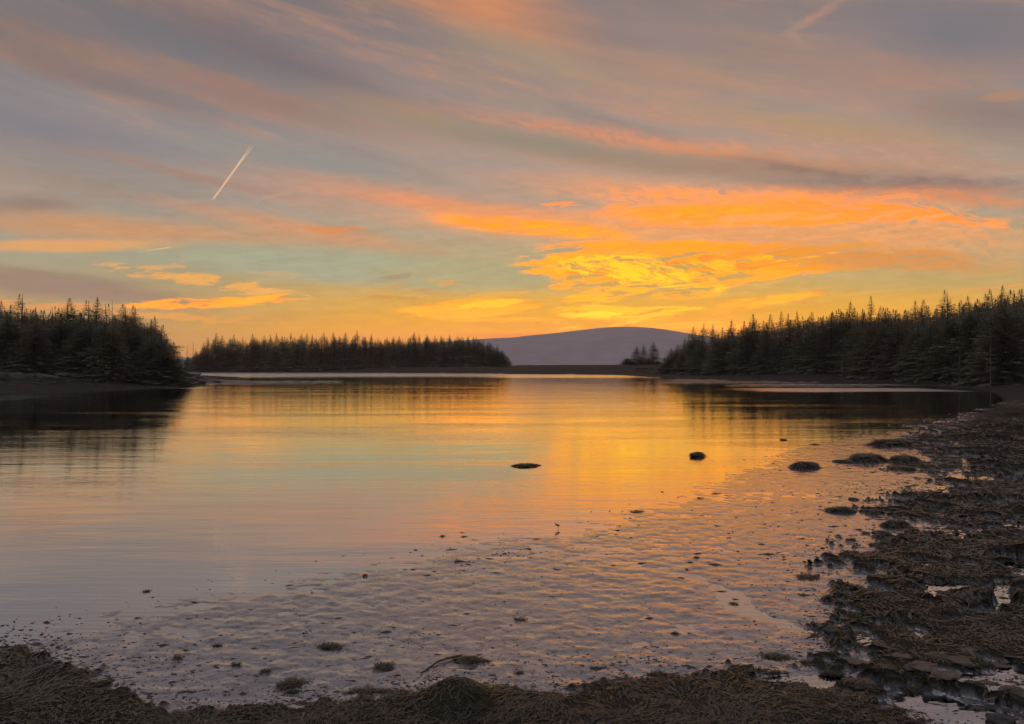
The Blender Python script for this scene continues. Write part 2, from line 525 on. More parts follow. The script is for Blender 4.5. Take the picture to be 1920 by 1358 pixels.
def fields(x, y):
    """height of the ground and where the rockweed lies"""
    r = np.hypot(x, y)
    n_big = fbm(x, y, 9.0, 3, 5)
    n_mid = fbm(x, y, 1.3, 4, 11)
    n_fin = fbm(x, y, 0.28, 4, 23)
    nearw = sstep(75, 40, r)
    # sea bed and tidal flat
    sf = sdfm(x, y, FLAT, r < 130) + n_mid * 0.25 * np.clip(r / 12, .3, 3)
    strk = fbm(x * 0.75, y * 1.1, 0.15, 4, 31, .65)
    strk2 = fbm(x * 0.3, y * 1.0, 1.6, 3, 37)
    z = np.interp(sf, [-30, -8, -1.5, 0, 1.2, 6, 14], [-1.6, -.6, -.10, -.010, .003, .007, .010]) + nearw * sstep(-1.2, .2, sf) * (strk * .013 + strk2 * .006)
    # little drainage runnel crossing the flat
    rx = 3.0 - 0.55 * (y - 8.0) + 0.25 * np.sin(y * 2.1)
    z -= 0.014 * np.exp(-((x - rx) / 0.16) ** 2) * sstep(6.8, 7.6, y) * sstep(11.5, 9.5, y)
    # rockweed banks
    sb = np.maximum(sdfm(x, y, BANK, r < 70), -99)
    sr = sdfm(x, y, RBANK, r < 100)
    edge = n_mid * .30 + n_fin * .22
    n_hf = fbm(x, y, .11, 2, 53) * nearw
    wb = sstep(-.06, .10, sb + edge * .75 + n_hf * .22)
    wr = sstep(-.08, .14, sr + edge * np.clip(r / 9, .8, 3.0) * 1.25 + n_hf * .5 * np.clip(r / 9, .7, 2.5) + .05)
    gap = sstep(-.06, -.16, n_mid * .55 + .8 * n_fin + .3 * n_big + .07 * np.clip(sr, -1, 2)) * sstep(-.3, .3, sr)
    wr = wr * sstep(-.10, .03, n_mid * .55 + .8 * n_fin + .3 * n_big + .07 * np.clip(sr, -1, 2))
    w = np.maximum(wb, wr)
    pool = np.zeros_like(x)
    for (a, b, hl, hw) in POOLS:
        cx, cy = g(a, b, .0)
        L = hl / F * cy
        D = hw * cy * cy / (CAMZ * F)
        q = 1 - np.hypot((x - cx) / L, (y - cy) / D) + edge * .45
        pool = np.maximum(pool, sstep(.0, .25, q))
    w = w * (1 - pool)
    mound = fbm(x, y, 1.5, 3, 41) * .5 + .5
    lump = (fbm(x, y, .45, 3, 47) * .6 + fbm(x, y, .13, 3, 49) * .5) * .5 + .5
    thick = .012 + .07 * lump + .20 * sstep(.42, .80, mound) * np.clip(sr / 2.0, .25, 1.3)
    thick = np.where(sb > -.3, .012 + .05 * lump + .03 * mound, thick)
    z = np.where(w > 0, np.maximum(z, -.01), z) + w * thick
    z = z - gap * np.clip(z + .006, 0, .05)
    # the heap in the middle of the lower edge
    hx, hy = g(858, 1312, .05)
    hd = np.hypot((x - hx) / .27, (y - hy) / .25)
    z += .15 * np.exp(-hd ** 2 * 1.4) * sstep(1.9, 1.0, hd)
    w = np.maximum(w, sstep(1.6, 1.2, hd + edge * .3))
    z = z * (1 - pool) + np.minimum(z, -.03) * pool
    # land
    gravel = np.zeros_like(x)
    rough = fbm(x, y, 3.0, 4, 61)
    s = sdfm(x, y, POINT, r > 50)
    zl = np.interp(s + rough * .8, [-12, 0, 5, 10, 13, 17, 24, 60], [-.8, 0, .22, .50, .95, 1.55, 2.0, 3.6]) + rough * .12 * sstep(0, 8, s)
    land = np.where(s > -12, zl, -9)
    # spit of the point sliding under the water
    s5 = sdfm(x, y, LMUD, (r > 30) & (r < 140))
    lmud = (np.where(s5 > -3, np.interp(s5, [-3, -.5, 1, 3], [-.3, -.03, .02, .05]) + rough * .05 + n_mid * .03, -9))
    s2_ = sdfm(x, y, ISLAND, r > 50)
    land = np.maximum(land, np.where(s2_ > -25, np.interp(s2_ + rough * 1.5, [-25, 0, 9, 16, 24, 70], [-1, 0, .65, 1.4, 1.9, 3.0]) + rough * .1, -9))
    s3_ = sdfm(x, y, BAR, r > 50)
    land = np.maximum(land, np.where(s3_ > -25, np.interp(s3_ + rough * 1.8, [-25, 0, 10, 20, 32, 60], [-1, 0, .75, 1.7, 2.85, 2.9]) + rough * .12, -9))
    s4_ = sdfm(x, y, SHORE, r > 6)
    land = np.maximum(land, np.where(s4_ > -10, np.interp(s4_ + rough * .5, [-10, 0, 4, 10, 18, 26, 34, 80, 300], [-.6, -.0, .14, .42, .95, 1.55, 1.9, 3.4, 9]) + rough * .06 * sstep(0, 6, s4_), -9))
    s6_ = sdfm(x, y, REARLAND, r < 40)
    land = np.maximum(land, np.where(s6_ > -3, np.interp(s6_, [-3, 0, 3.5, 8, 60], [-.2, .02, .75, 1.1, 4.0]) + rough * .06, -9))
    gravel = sstep(-.06, .02, land - np.maximum(z, -.05)) * sstep(-.08, -.02, land) * (1 - sstep(-.5, .5, s5))
    land = np.maximum(land, lmud)
    forest = np.maximum.reduce([sstep(13, 17, s + rough * 2), sstep(17, 22, s2_ + rough * 2), sstep(26, 32, s4_ + rough * 2) * sstep(60, 90, r), sstep(24, 32, s3_) * .6])
    z = np.maximum(z, land)
    # weed also spreads over the lower near beach
    lowb = sstep(.0, .5, s4_) * sstep(9, 2, s4_) * nearw
    w = np.maximum(w, lowb * sstep(-.1, .25, n_mid + n_big * .4) * (1 - pool))
    z += lowb * lump * .05
    gravel = np.maximum(gravel, sstep(.018, .045, z) * (r < 60))
    return z, w, gravel, forest, pool, sb, sr, sf


# ------------------------------------------------------------------ materials
def mat(name):
    m_ = bpy.data.materials.new(name)
    m_.use_nodes = True
    t = NT(m_.node_tree)
    t.n.clear()
    out = t.n.new('ShaderNodeOutputMaterial')
    b = t.n.new('ShaderNodeBsdfPrincipled')
    t.l.new(b.outputs[0], out.inputs[0])
    return m_, t, b, out


def pos(t):
    return t.node('ShaderNodeNewGeometry', out='Position')


def bump(t, h, strength=1.0, dist=1.0):
    return t.node('ShaderNodeBump', None, {'Height': h, 'Strength': strength, 'Distance': dist})


def simple(name, c1, c2, scale, rough=.8, bs=0.0, ior=1.45, obj=True, det=5.0):
    m_, t, b, o_ = mat(name)
    co = t.node('ShaderNodeTexCoord', out='Object') if obj else pos(t)
    n = t.noise(co, scale, det, .6)
    rnd = t.node('ShaderNodeObjectInfo', out='Random')
    f = t.rng(t.m('ADD', n, t.m('MULTIPLY', t.m('SUBTRACT', rnd, .5), .25)), .3, .7)
    t.put(b.inputs['Base Color'], t.mix(f, (*c1, 1), (*c2, 1)))
    b.inputs['Roughness'].default_value = rough
    b.inputs['IOR'].default_value = ior
    if bs:
        t.put(b.inputs['Normal'], bump(t, t.noise(co, scale * 3, 5, .6), 1.0, bs))
    return m_


def make_ground():
    m_, t, b, o_ = mat('shore_ground')
    P = pos(t)
    weed = t.node('ShaderNodeAttribute', {'attribute_name': 'weed'}, out='Fac')
    grav = t.node('ShaderNodeAttribute', {'attribute_name': 'gravel'}, out='Fac')
    forest = t.node('ShaderNodeAttribute', {'attribute_name': 'forest'}, out='Fac')
    n1 = t.noise(P, 2.2, 5, .6)
    n2 = t.noise(P, 14.0, 4, .6)
    n3 = t.noise(P, 60.0, 3, .6)
    st = t.noise(t.vm('MULTIPLY', P, (2.2, 9.0, 1.0)), 1.0, 4, .6)
    mud = t.mix(t.rng(n1, .3, .7), (.29, .32, .375, 1), (.39, .415, .46, 1))
    mud = t.mix(t.rng(t.noise(t.vm('MULTIPLY', P, (9.0, 14.0, 9.0)), 1.0, 5, .7), .50, .62), mud, (.17, .175, .20, 1))
    wd = t.mix(t.rng(n2, .35, .7), (.026, .025, .018, 1), (.050, .044, .030, 1))
    n0 = t.noise(P, .5, 5, .65)
    gr = t.mix(t.rng(n0, .35, .65), (.020, .020, .020, 1), (.046, .041, .036, 1))
    gr = t.mix(t.rng(n1, .5, .7), gr, (.040, .034, .024, 1))
    gr = t.mix(t.rng(n2, .5, .72), gr, (.035, .034, .032, 1))
    fo = t.mix(t.rng(n1, .3, .7), (.045, .040, .028, 1), (.07, .06, .038, 1))
    col = t.mix(weed, t.mix(forest, t.mix(grav, mud, gr), fo), wd)
    t.put(b.inputs['Base Color'], col)
    dry = t.m('MAXIMUM', weed, grav, clamp=True)
    t.put(b.inputs['Roughness'], t.m('ADD', t.m('MULTIPLY_ADD', dry, .62, .05), t.m('MULTIPLY', n2, .06)))
    t.put(b.inputs['IOR'], 1.4)
    t.put(b.inputs['Specular IOR Level'], t.m('MULTIPLY_ADD', dry, -.44, .5))
    t.put(b.inputs['Metallic'], t.m('MULTIPLY', t.m('SUBTRACT', 1.0, dry), .66))
    h = t.m('ADD', t.m('MULTIPLY', st, .006), t.m('ADD', t.m('MULTIPLY', n2, .006), t.m('MULTIPLY', n3, .0022)))
    hh = t.m('ADD', t.m('MULTIPLY', h, t.m('MULTIPLY_ADD', dry, 2.55, .45)), t.m('MULTIPLY', grav, t.m('MULTIPLY', t.noise(P, 1.4, 5, .6), .18)))
    t.put(b.inputs['Normal'], bump(t, hh, 1.0, 1.0))
    return m_


def make_water():
    m_, t, b, o_ = mat('sea_water')
    P = pos(t)
    sp = t.n.new('ShaderNodeSeparateXYZ')
    t.l.new(P, sp.inputs[0])
    x, y, _z = sp.outputs
    b.inputs['Base Color'].default_value = (.55, .56, .58, 1)
    b.inputs['Metallic'].default_value = 1.0
    # ruffled places: a far band and two streaks
    wob = t.m('MULTIPLY', t.m('SUBTRACT', t.noise(t.vm('MULTIPLY', P, (.02, .10, 0)), 1.0, 3, .6), .5), 1.0)

    def streak(px0, px1, py, hw, wv):
        x0, d0 = g(px0, py)
        x1, _d = g(px1, py)
        D = hw * d0 * d0 / (CAMZ * F)
        q = t.m('SUBTRACT', 1.0, t.m('ABSOLUTE', t.m('DIVIDE', t.m('ADD', t.m('SUBTRACT', y, d0), t.m('MULTIPLY', wob, D * wv)), D)))
        ends = t.m('MULTIPLY', t.rng(x, x0, x0 + (x1 - x0) * .35), t.rng(x, x1, x1 - (x1 - x0) * .08))
        return t.m('MULTIPLY', t.rng(q, 0.0, .5), ends)
    far = t.rng(t.m('ADD', y, t.m('MULTIPLY', wob, 60.0)), 150, 235)
    ruff = t.m('MAXIMUM', far, streak(1330, 1800, 731, 4.2, 1.6))
    ruff = t.m('MAXIMUM', ruff, streak(1330, 1740, 721.5, 2.4, 1.6))
    ruff = t.m('MAXIMUM', ruff, t.m('MULTIPLY', streak(60, 350, 774, 2.2, 4.0), .16))
    ruff = t.m('MAXIMUM', ruff, t.m('MULTIPLY', streak(255, 390, 728, 1.0, .5), .8))
    lanes = t.rng(t.noise(t.vm('MULTIPLY', P, (.05, .22, 0)), 1.0, 3, .6), .42, .62)
    small = t.noise(t.vm('MULTIPLY', P, (2.4, 9.5, 1)), 1.0, 3, .55)
    mid = t.noise(t.vm('MULTIPLY', P, (.55, 2.3, 1)), 1.0, 3, .5)
    wv = t.node('ShaderNodeTexWave', {'wave_type': 'BANDS', 'bands_direction': 'Y', 'wave_profile': 'SIN'},
                {'Vector': t.vm('ADD', t.vm('MULTIPLY', P, (.22, 1.0, 1)), t.vec(t.m('MULTIPLY', wob, .2), 0.0, 0.0)), 'Scale': 2.3, 'Distortion': 3.2, 'Detail': 2.0, 'Detail Scale': .7}, out='Fac')
    h = t.m('ADD', t.m('MULTIPLY', small, t.m('MULTIPLY_ADD', lanes, .0032, .0014)), t.m('MULTIPLY', mid, .0055))
    h = t.m('ADD', h, t.m('MULTIPLY', t.noise(t.vm('MULTIPLY', P, (.10, .40, 1)), 1.0, 3, .6), .014))
    h = t.m('ADD', h, t.m('MULTIPLY', wv, t.m('MULTIPLY_ADD', lanes, .0004, .0001)))
    h = t.m('ADD', h, t.m('MULTIPLY', t.m('MULTIPLY', ruff, t.noise(t.vm('MULTIPLY', P, (1.5, 4.0, 1)), 1.0, 3, .6)), .05))
    t.put(b.inputs['Normal'], bump(t, h, 1.0, 1.0))
    t.put(b.inputs['Roughness'], t.m('MULTIPLY_ADD', ruff, .24, .035))
    return m_


M_ground = make_ground()
M_water = make_water()
def make_weed():
    m_, t, b, o_ = mat('rockweed')
    P = pos(t)
    n1 = t.noise(P, 1.5, 5, .7)
    n2 = t.noise(P, 26.0, 3, .6)
    c = t.mix(t.rng(n1, .35, .65), (.020, .021, .017, 1), (.064, .059, .040, 1))
    c = t.mix(t.rng(n2, .50, .72), c, (.100, .082, .046, 1))
    c = t.mix(t.rng(n2, .46, .30), c, (.014, .013, .011, 1))
    t.put(b.inputs['Base Color'], c)
    t.put(b.inputs['Roughness'], t.rng(n2, .3, .7, .22, .6))
    return m_


M_weed = make_weed()
M_fleck = simple('weed_fleck', (.028, .022, .016), (.07, .045, .032), 9.0, .6, 0, 1.5, obj=False)
M_kelp = simple('kelp', (.040, .030, .014), (.11, .075, .03), 14.0, .4, 0, 1.5)
M_rock = simple('grey_stone', (.050, .050, .050), (.13, .125, .12), 3.5, .7, .012)
M_wetrock = simple('wet_dark_stone', (.030, .030, .030), (.070, .068, .066), 6.0, .45, .006)
M_pale = simple('pale_ledge', (.034, .035, .035), (.085, .082, .077), 1.2, .9, .04)
M_bark = simple('spruce_bark', (.05, .042, .036), (.11, .095, .085), 4.0, .9, .01)
M_dead = simple('bleached_wood', (.055, .052, .05), (.11, .105, .10), 5.0, .85, .005)
M_red = simple('red_scrap', (.20, .025, .012), (.42, .06, .02), 30.0, .5)


def make_needles(name, a, b_):
    m_, t, b, o_ = mat(name)
    P = t.node('ShaderNodeTexCoord', out='Object')
    rnd = t.node('ShaderNodeObjectInfo', out='Random')
    n = t.noise(P, 1.1, 4, .65)
    f = t.rng(t.m('ADD', n, t.m('MULTIPLY', t.m('SUBTRACT', rnd, .5), .5)), .25, .75)
    col = t.mix(f, (*a, 1), (*b_, 1))
    t.put(b.inputs['Base Color'], col)
    b.inputs['Roughness'].default_value = .75
    b.inputs['Specular IOR Level'].default_value = .25
    tr_ = t.n.new('ShaderNodeBsdfTranslucent')      # thin sprays let some light through
    t.l.new(col, tr_.inputs[0])
    ms = t.n.new('ShaderNodeMixShader')
    ms.inputs[0].default_value = .42
    t.l.new(b.outputs[0], ms.inputs[1])
    t.l.new(tr_.outputs[0], ms.inputs[2])
    tp_ = t.n.new('ShaderNodeBsdfTransparent')      # and have gaps between the needles
    mo = t.n.new('ShaderNodeMixShader')
    mo.inputs[0].default_value = .05
    t.l.new(ms.outputs[0], mo.inputs[1])
    t.l.new(tp_.outputs[0], mo.inputs[2])
    t.l.new(mo.outputs[0], o_.inputs[0])
    return m_


M_needle = make_needles('spruce_needles', (.20, .20, .145), (.27, .245, .195))
M_needle_g = make_needles('spruce_needles_green', (.215, .235, .175), (.28, .285, .225))

# ------------------------------------------------------------------ ground and sea
azs = np.concatenate([np.radians(np.linspace(-180, -46, 40, endpoint=False)), np.radians(np.linspace(-46, 46, 860)),
                      np.radians(np.linspace(46, 180, 41)[1:-1])])
rs = np.concatenate([[0.3, 1.0, 1.8, 2.6, 3.4], np.exp(np.linspace(math.log(4.0), math.log(62.0), 560)),
                     np.exp(np.linspace(math.log(62.0), math.log(470.0), 170))[1:], [520, 620, 800, 1100, 1600, 2300, 3200, 4200, 5300]])
A_, R_ = np.meshgrid(azs, rs)
gx, gy = (R_ * np.sin(A_)).ravel(), (R_ * np.cos(A_)).ravel()
gz, gw, ggr, gfo, gpo, gsb, gsr, gsf = fields(gx, gy)
nr, na = R_.shape
ii = np.arange(nr - 1)[:, None] * na
jj = np.arange(na)[None, :]
jn = (jj + 1) % na
quads = np.stack([ii + jj, ii + jn, ii + na + jn, ii + na + jj], -1).reshape(-1, 4)[:, ::-1]
me = mesh('ground', np.stack([gx, gy, gz], 1), quads, M_ground)
for nm, arr in (('weed', gw), ('gravel', ggr), ('forest', gfo)):
    at = me.attributes.new(nm, 'FLOAT', 'POINT')
    at.data.foreach_set('value', arr.astype(np.float32))
tag(link('ground', me), kind='structure')

wr_ = np.exp(np.linspace(math.log(3.0), math.log(5300), 40))
wa_ = np.linspace(0, 2 * math.pi, 64, endpoint=False)
V = [(0, 0, 0)] + [(r * math.sin(a), r * math.cos(a), 0) for r in wr_ for a in wa_]
Fc = [(0, 1 + (i + 1) % 64, 1 + i) for i in range(64)]
for k in range(len(wr_) - 1):
    for i in range(64):
        j = (i + 1) % 64
        Fc.append((1 + k * 64 + i, 1 + k * 64 + j, 1 + (k + 1) * 64 + j, 1 + (k + 1) * 64 + i))
me = mesh('water', V, Fc, M_water)
bm = bmesh.new()
bm.from_mesh(me)
bmesh.ops.recalc_face_normals(bm, faces=bm.faces)
if sum(f.normal.z for f in bm.faces) < 0:
    bmesh.ops.reverse_faces(bm, faces=bm.faces)
bm.to_mesh(me)
bm.free()
tag(link('water', me), kind='structure')

# ------------------------------------------------------------------ mountain across the bay
M_hill = simple('wooded_mountain_hazed', (.165, .17, .25), (.275, .275, .355), .010, .95, 0, obj=False, det=8)  # pale lavender base colours carry part of the distance haze
RIDGE = np.array([(-700, 684), (200, 676), (345, 671), (500, 668), (700, 652), (860, 640), (905, 635.5), (950, 634), (1000, 629), (1060, 622.5), (1120, 615.5), (1165, 613),
                  (1205, 614), (1250, 619.5), (1300, 628.5), (1350, 637), (1450, 655), (1600, 668), (2000, 680), (2700, 685)])
DM = 4000.0
px_ = np.linspace(-700, 2700, 500)
hz = CAMZ + (HOR - np.interp(px_, RIDGE[:, 0], RIDGE[:, 1])) * DM / F
k_ = np.ones(9) / 9
hz = np.convolve(np.pad(hz, 4, mode='edge'), k_, 'valid')
X1 = (px_ - 960) / F * DM
yy = np.linspace(2900, 5100, 90)
XX, YY = np.meshgrid(X1, yy)
prof = np.where(YY < DM, sstep(2900, DM, YY) ** .8, sstep(5150, DM, YY))
HZ = hz[None, :] * prof
HZ = HZ + fbm(XX, YY, 300, 5, 71) * 20 * prof * (1 - prof * .92) + fbm(XX, YY, 60, 3, 73) * 1.2 * prof - 1.5 * (1 - prof)
idx = np.arange(XX.size).reshape(XX.shape)
q = np.stack([idx[:-1, :-1], idx[:-1, 1:], idx[1:, 1:], idx[1:, :-1]], -1).reshape(-1, 4)
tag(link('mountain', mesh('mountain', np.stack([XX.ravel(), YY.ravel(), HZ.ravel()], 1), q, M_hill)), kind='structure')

# ------------------------------------------------------------------ spruces
def spruce_mesh(seed, H, R, style):
    """crown of many small needle sprays on whorled, drooping branches"""
    rg = random.Random(seed)
    V, T = [], []

    def tri(a, b, c):
        n = len(V)
        V.extend((a, b, c))
        T.append((n, n + 1, n + 2))
    z = H * {'full': .06, 'ragged': .16, 'club': .38, 'thin': .24, 'low': .02}[style]
    z0 = z
    lean = rg.uniform(-.02, .02), rg.uniform(-.02, .02)
    gap_a = rg.uniform(0, 6.28)
    while z < H * .985:
        t = (z - z0) / (H - z0)
        if style == 'club':
            prof = (.55 + .45 * math.sin(t * 9 + seed)) * (1 - t) ** .45 * min(1, .35 + t * 2.2)
        elif style == 'thin':
            prof = (1 - t) ** .8 * .70 + .05
        elif style == 'ragged':
            prof = ((1 - t) ** .72) * (.80 + .20 * math.sin(t * 14 + seed * 1.7)) + .04
        else:
            prof = (1 - t) ** .74 + .03
        nb = 8 if t < .8 else 6
        if rg.random() < .12 and style in ('ragged', 'club', 'thin') and t > .3:
            nb = 2
        a0 = rg.uniform(0, 6.28)
        for k in range(nb):
            a = a0 + k * 6.283 / nb + rg.uniform(-.35, .35)
            ln = R * prof * rg.uniform(.6, 1.15)
            if style in ('ragged', 'thin') and math.cos(a - gap_a) > .6 and rg.random() < .5:
                ln *= .45
            tip = min(1.0, (1 - t) / .17)
            ln = max(.05, ln * (.35 + .65 * tip))
            ca, sa = math.cos(a), math.sin(a)
            drop = ln * rg.uniform(.18, .42) * (1 - t * .9)
            up = ln * .45 * t
            cx, cy = lean[0] * z, lean[1] * z

            def pt(s, off=0.0, dz_=0.0):
                return (cx + ca * ln * s - sa * off, cy + sa * ln * s + ca * off, z - drop * s * s + up * s + dz_ + .12 * ln * max(0, s - .7))
            tri(pt(0, -.03), pt(0, .03), pt(1.0))
            ns = max(3, int(ln / .21))
            for i in range(ns):
                s = (i + .7) / ns
                w = (.07 + .12 * (1 - t) + .34 * ln * (1.05 - s) * .5) * rg.uniform(.65, 1.35) * (.45 + .55 * tip)
                for sd_ in (-1, 1):
                    p0, p1 = pt(s - .10), pt(s + .10)
                    f2 = rg.uniform(.05, .22)
                    tri(p0, p1, pt(min(1.05, s + f2), sd_ * w, -w * rg.uniform(.15, .75)))
                # hanging twig
                hgt = rg.uniform(.12, .30) * (.5 + .5 * (1 - t)) * (.4 + .6 * tip)
                if rg.random() < .95:
                    tri(pt(s - .09), pt(s + .09), pt(s + rg.uniform(-.05, .08), rg.uniform(-.06, .06), -hgt))
        z += rg.uniform(.26, .46) * (1.0 if style != 'thin' else 1.15) * (1 - .55 * t)
    # leader
    cx, cy = lean[0] * H, lean[1] * H
    for k in range(5):
        a = k * 1.257
        tri((cx + .05 * math.cos(a), cy + .05 * math.sin(a), H * .95), (cx - .05 * math.cos(a), cy - .05 * math.sin(a), H * .95), (cx, cy, H * 1.0 + .12))
        tri((cx, cy, H * .965), (cx, cy, H * .985), (cx + .07 * math.cos(a), cy + .07 * math.sin(a), H * .985))
    return V, T


def trunk_mesh(seed, H, r0, bare=False, twig=0):
    rg = random.Random(seed * 7 + 1)
    V, T = [], []
    n, seg = 7, 6
    for i in range(seg + 1):
        t = i / seg
        r = r0 * (1 - t) ** .8 + .018 + (.35 * r0 if i == 0 else 0)
        ox, oy = rg.uniform(-.03, .03) * t * H * .2, rg.uniform(-.03, .03) * t * H * .2
        for k in range(n):
            a = k * 6.2832 / n
            V.append((ox + r * math.cos(a), oy + r * math.sin(a), -0.5 + t * (H * .985 + .5)))
    for i in range(seg):
        for k in range(n):
            T.append((i * n + k, i * n + (k + 1) % n, (i + 1) * n + (k + 1) % n, (i + 1) * n + k))
    return V, T


def limbs_mesh(seed, H, R, n_l):
    """bare dead limbs"""
    rg = random.Random(seed * 11 + 3)
    V, T = [], []

    def limb(p, d, L, r, lv):
        q_ = [p]
        pp, dd = Vector(p), Vector(d).normalized()
        for i in range(3):
            dd = (dd + Vector((rg.uniform(-.2, .2), rg.uniform(-.2, .2), rg.uniform(-.05, .25)))).normalized()
            pp = pp + dd * L / 3
            q_.append(tuple(pp))
        n = len(V)
        for i, c in enumerate(q_):
            rr = r * (1 - i / 3.3)
            for k in range(3):
                a = k * 2.094
                V.append((c[0] + rr * math.cos(a), c[1] + rr * math.sin(a), c[2] + rr * math.sin(a * 2) * .5))
        for i in range(3):
            for k in range(3):
                T.append((n + i * 3 + k, n + i * 3 + (k + 1) % 3, n + i * 3 + 3 + (k + 1) % 3, n + i * 3 + 3 + k))
        if lv:
            for c in q_[1:]:
                limb(c, (dd[0] + rg.uniform(-.9, .9), dd[1] + rg.uniform(-.9, .9), rg.uniform(-.3, .5)), L * .4, r * .5, lv - 1)
    for i in range(n_l):
        t = .15 + .82 * i / n_l
        a = rg.uniform(0, 6.28)
        limb((0, 0, H * t), (math.cos(a), math.sin(a), rg.uniform(-.25, .35)), R * (1.05 - t) * rg.uniform(.5, 1.1), .045, 1)
    return V, T


STYLES = [('full', 2.3), ('ragged', 2.0), ('ragged', 2.3), ('club', 1.9), ('thin', 1.7), ('full', 2.7), ('ragged', 1.8), ('low', 2.6), ('club', 2.1), ('thin', 1.4)]
PH = 12.0
PROTO = []
for i, (st_, R0) in enumerate(STYLES):
    cv, ct = spruce_mesh(100 + i, PH, R0, st_)
    tv, tt = trunk_mesh(100 + i, PH, .095)
    PROTO.append((mesh('spruce_crown', cv, np.array(ct), M_needle_g if i % 3 == 2 else M_needle, False), mesh('spruce_trunk', tv, tt, M_bark), cv, ct))
SNAG = []
for i in range(3):
    tv, tt = trunk_mesh(300 + i, PH, .05)
    lv, lt = limbs_mesh(300 + i, PH, 2.2, 40)
    SNAG.append((mesh('snag_limbs', lv, lt, M_dead), mesh('snag_trunk', tv, tt, M_dead)))

rgT = random.Random(5)


def zat(x, y):
    a = fields(np.array([float(x)]), np.array([float(y)]))
    return float(a[0][0])


TREES = []          # queued so that heights come from one call


def tree(px, d, top, style, label, group, wide=1.0, name='spruce_tree', dead=False):
    TREES.append(((px - 960) / F * d, d, top, style, label, group, wide, name, dead))


def ordinal(n):
    return f"{n}{'th' if 10 <= n % 100 <= 20 else {1: 'st', 2: 'nd', 3: 'rd'}.get(n % 10, 'th')}"


# wooded point
ROWS = ['frontmost', 'second', 'third', 'fourth', 'fifth', 'sixth', 'seventh', 'eighth']


def wood(sky_, dfun, inner, place, from_, skyname, inname, k_in, styles, dspread):
    """trees that break the skyline, each with its own label, and lower ones named after the top they stand under"""
    for i, (px, py) in enumerate(sky_):
        tree(px, dfun(px) + rgT.uniform(6, 13) * dspread, py, rgT.choice(styles), f"spruce on the skyline of {place}, {ordinal(i + 1)} top from {from_}", skyname, 1.25)
    byk = {}
    for (px, d, top, st_) in inner:
        k = min(range(len(sky_)), key=lambda q_: abs(sky_[q_][0] - px))
        byk.setdefault(k, []).append((d, px, top, st_))
    for k, lst in byk.items():
        lst.sort()
        for j, (d, px, top, st_) in enumerate(lst):
            who = (ROWS[min(j, 7)] + ' ') if len(lst) > 1 else ''
            tree(px, d, top, st_, f"{who}lower spruce under the {ordinal(k + 1)} skyline top of {place} from {from_}", inname, k_in)


PT_SKY = [(3, 563), (20, 570), (38, 550), (54, 578), (66, 576), (88, 588), (100, 574), (126, 557), (141, 576), (164, 562), (178, 556), (200, 568),
          (229, 569), (255, 571), (280, 598), (290, 592), (303, 608), (317, 626), (325, 640), (333, 660)]
PT_L = lambda px: np.interp(px, [-100, 60, 230, 262, 300, 330], [580, 584, 586, 594, 624, 658])
inner = []
for i in range(66):
    px = -4 + 324 * (i + rgT.random()) / 66
    inner.append((px, 101 + rgT.uniform(0, 12), min(PT_L(px) + rgT.uniform(-4, 34), 676), rgT.choice([0, 5, 7, 5, 2, 0])))
wood(PT_SKY, lambda px: 103 + (px > 270) * 3, inner, 'the near point', 'the frame edge', 'skyline spruces of the near point', 'lower spruces of the near point', 1.55, [0, 1, 2, 4, 6, 0, 8], 1.0)
# long wooded island
IS_SKY = [(354, 668), (368, 656), (380, 641), (392, 632), (405, 624), (416, 628), (439, 627), (454, 633), (473, 625), (484, 634), (495, 628), (507, 627), (523, 624), (534, 631), (545, 622),
          (561, 625), (574, 624), (586, 625), (597, 633), (607, 622), (626, 622), (636, 629), (647, 622), (669, 619), (681, 631), (693, 625), (707, 633), (727, 632), (750, 629), (774, 621),
          (789, 626), (801, 625), (815, 629), (829, 629), (842, 627), (860, 628), (877, 629), (894, 631), (906, 636), (918, 641), (932, 645), (942, 654), (952, 668)]
IS_L = lambda px: np.interp(px, [352, 372, 400, 480, 700, 890, 920, 950], [668, 656, 639, 632, 632, 633, 643, 668])
inner = []
for i in range(64):
    px = 352 + 596 * (i + rgT.random()) / 64
    inner.append((px, 322 + rgT.uniform(0, 10), IS_L(px) + rgT.uniform(-2, 12), rgT.choice([5, 7, 0, 5])))
wood(IS_SKY, lambda px: 324 - (px > 900) * 6, inner, 'the long island', 'open water', 'skyline spruces of the long island', 'lower spruces of the long island', 1.9, [0, 1, 2, 6, 0, 5], 1.1)
# islet beside the bar
for px, py, k, txt in ((1176, 671, 7, 'lowest'), (1194, 648, 5, 'second shortest'), (1207, 645, 0, 'middle'), (1225, 640, 5, 'tallest and fullest')):
    tree(px, 268, py, k, f'{txt} spruce of the four on the islet before the mountain', 'four spruces on the islet', 1.12 if k != 7 else 2.0)
for i, (px, py) in enumerate(((1183, 675), (1200, 673), (1216, 672), (1234, 677))):
    tree(px, 266, py, 7, f'low bushy spruce at the foot of the islet spruces, {ordinal(i + 1)} from the open bar', 'low growth on the islet', 2.0)
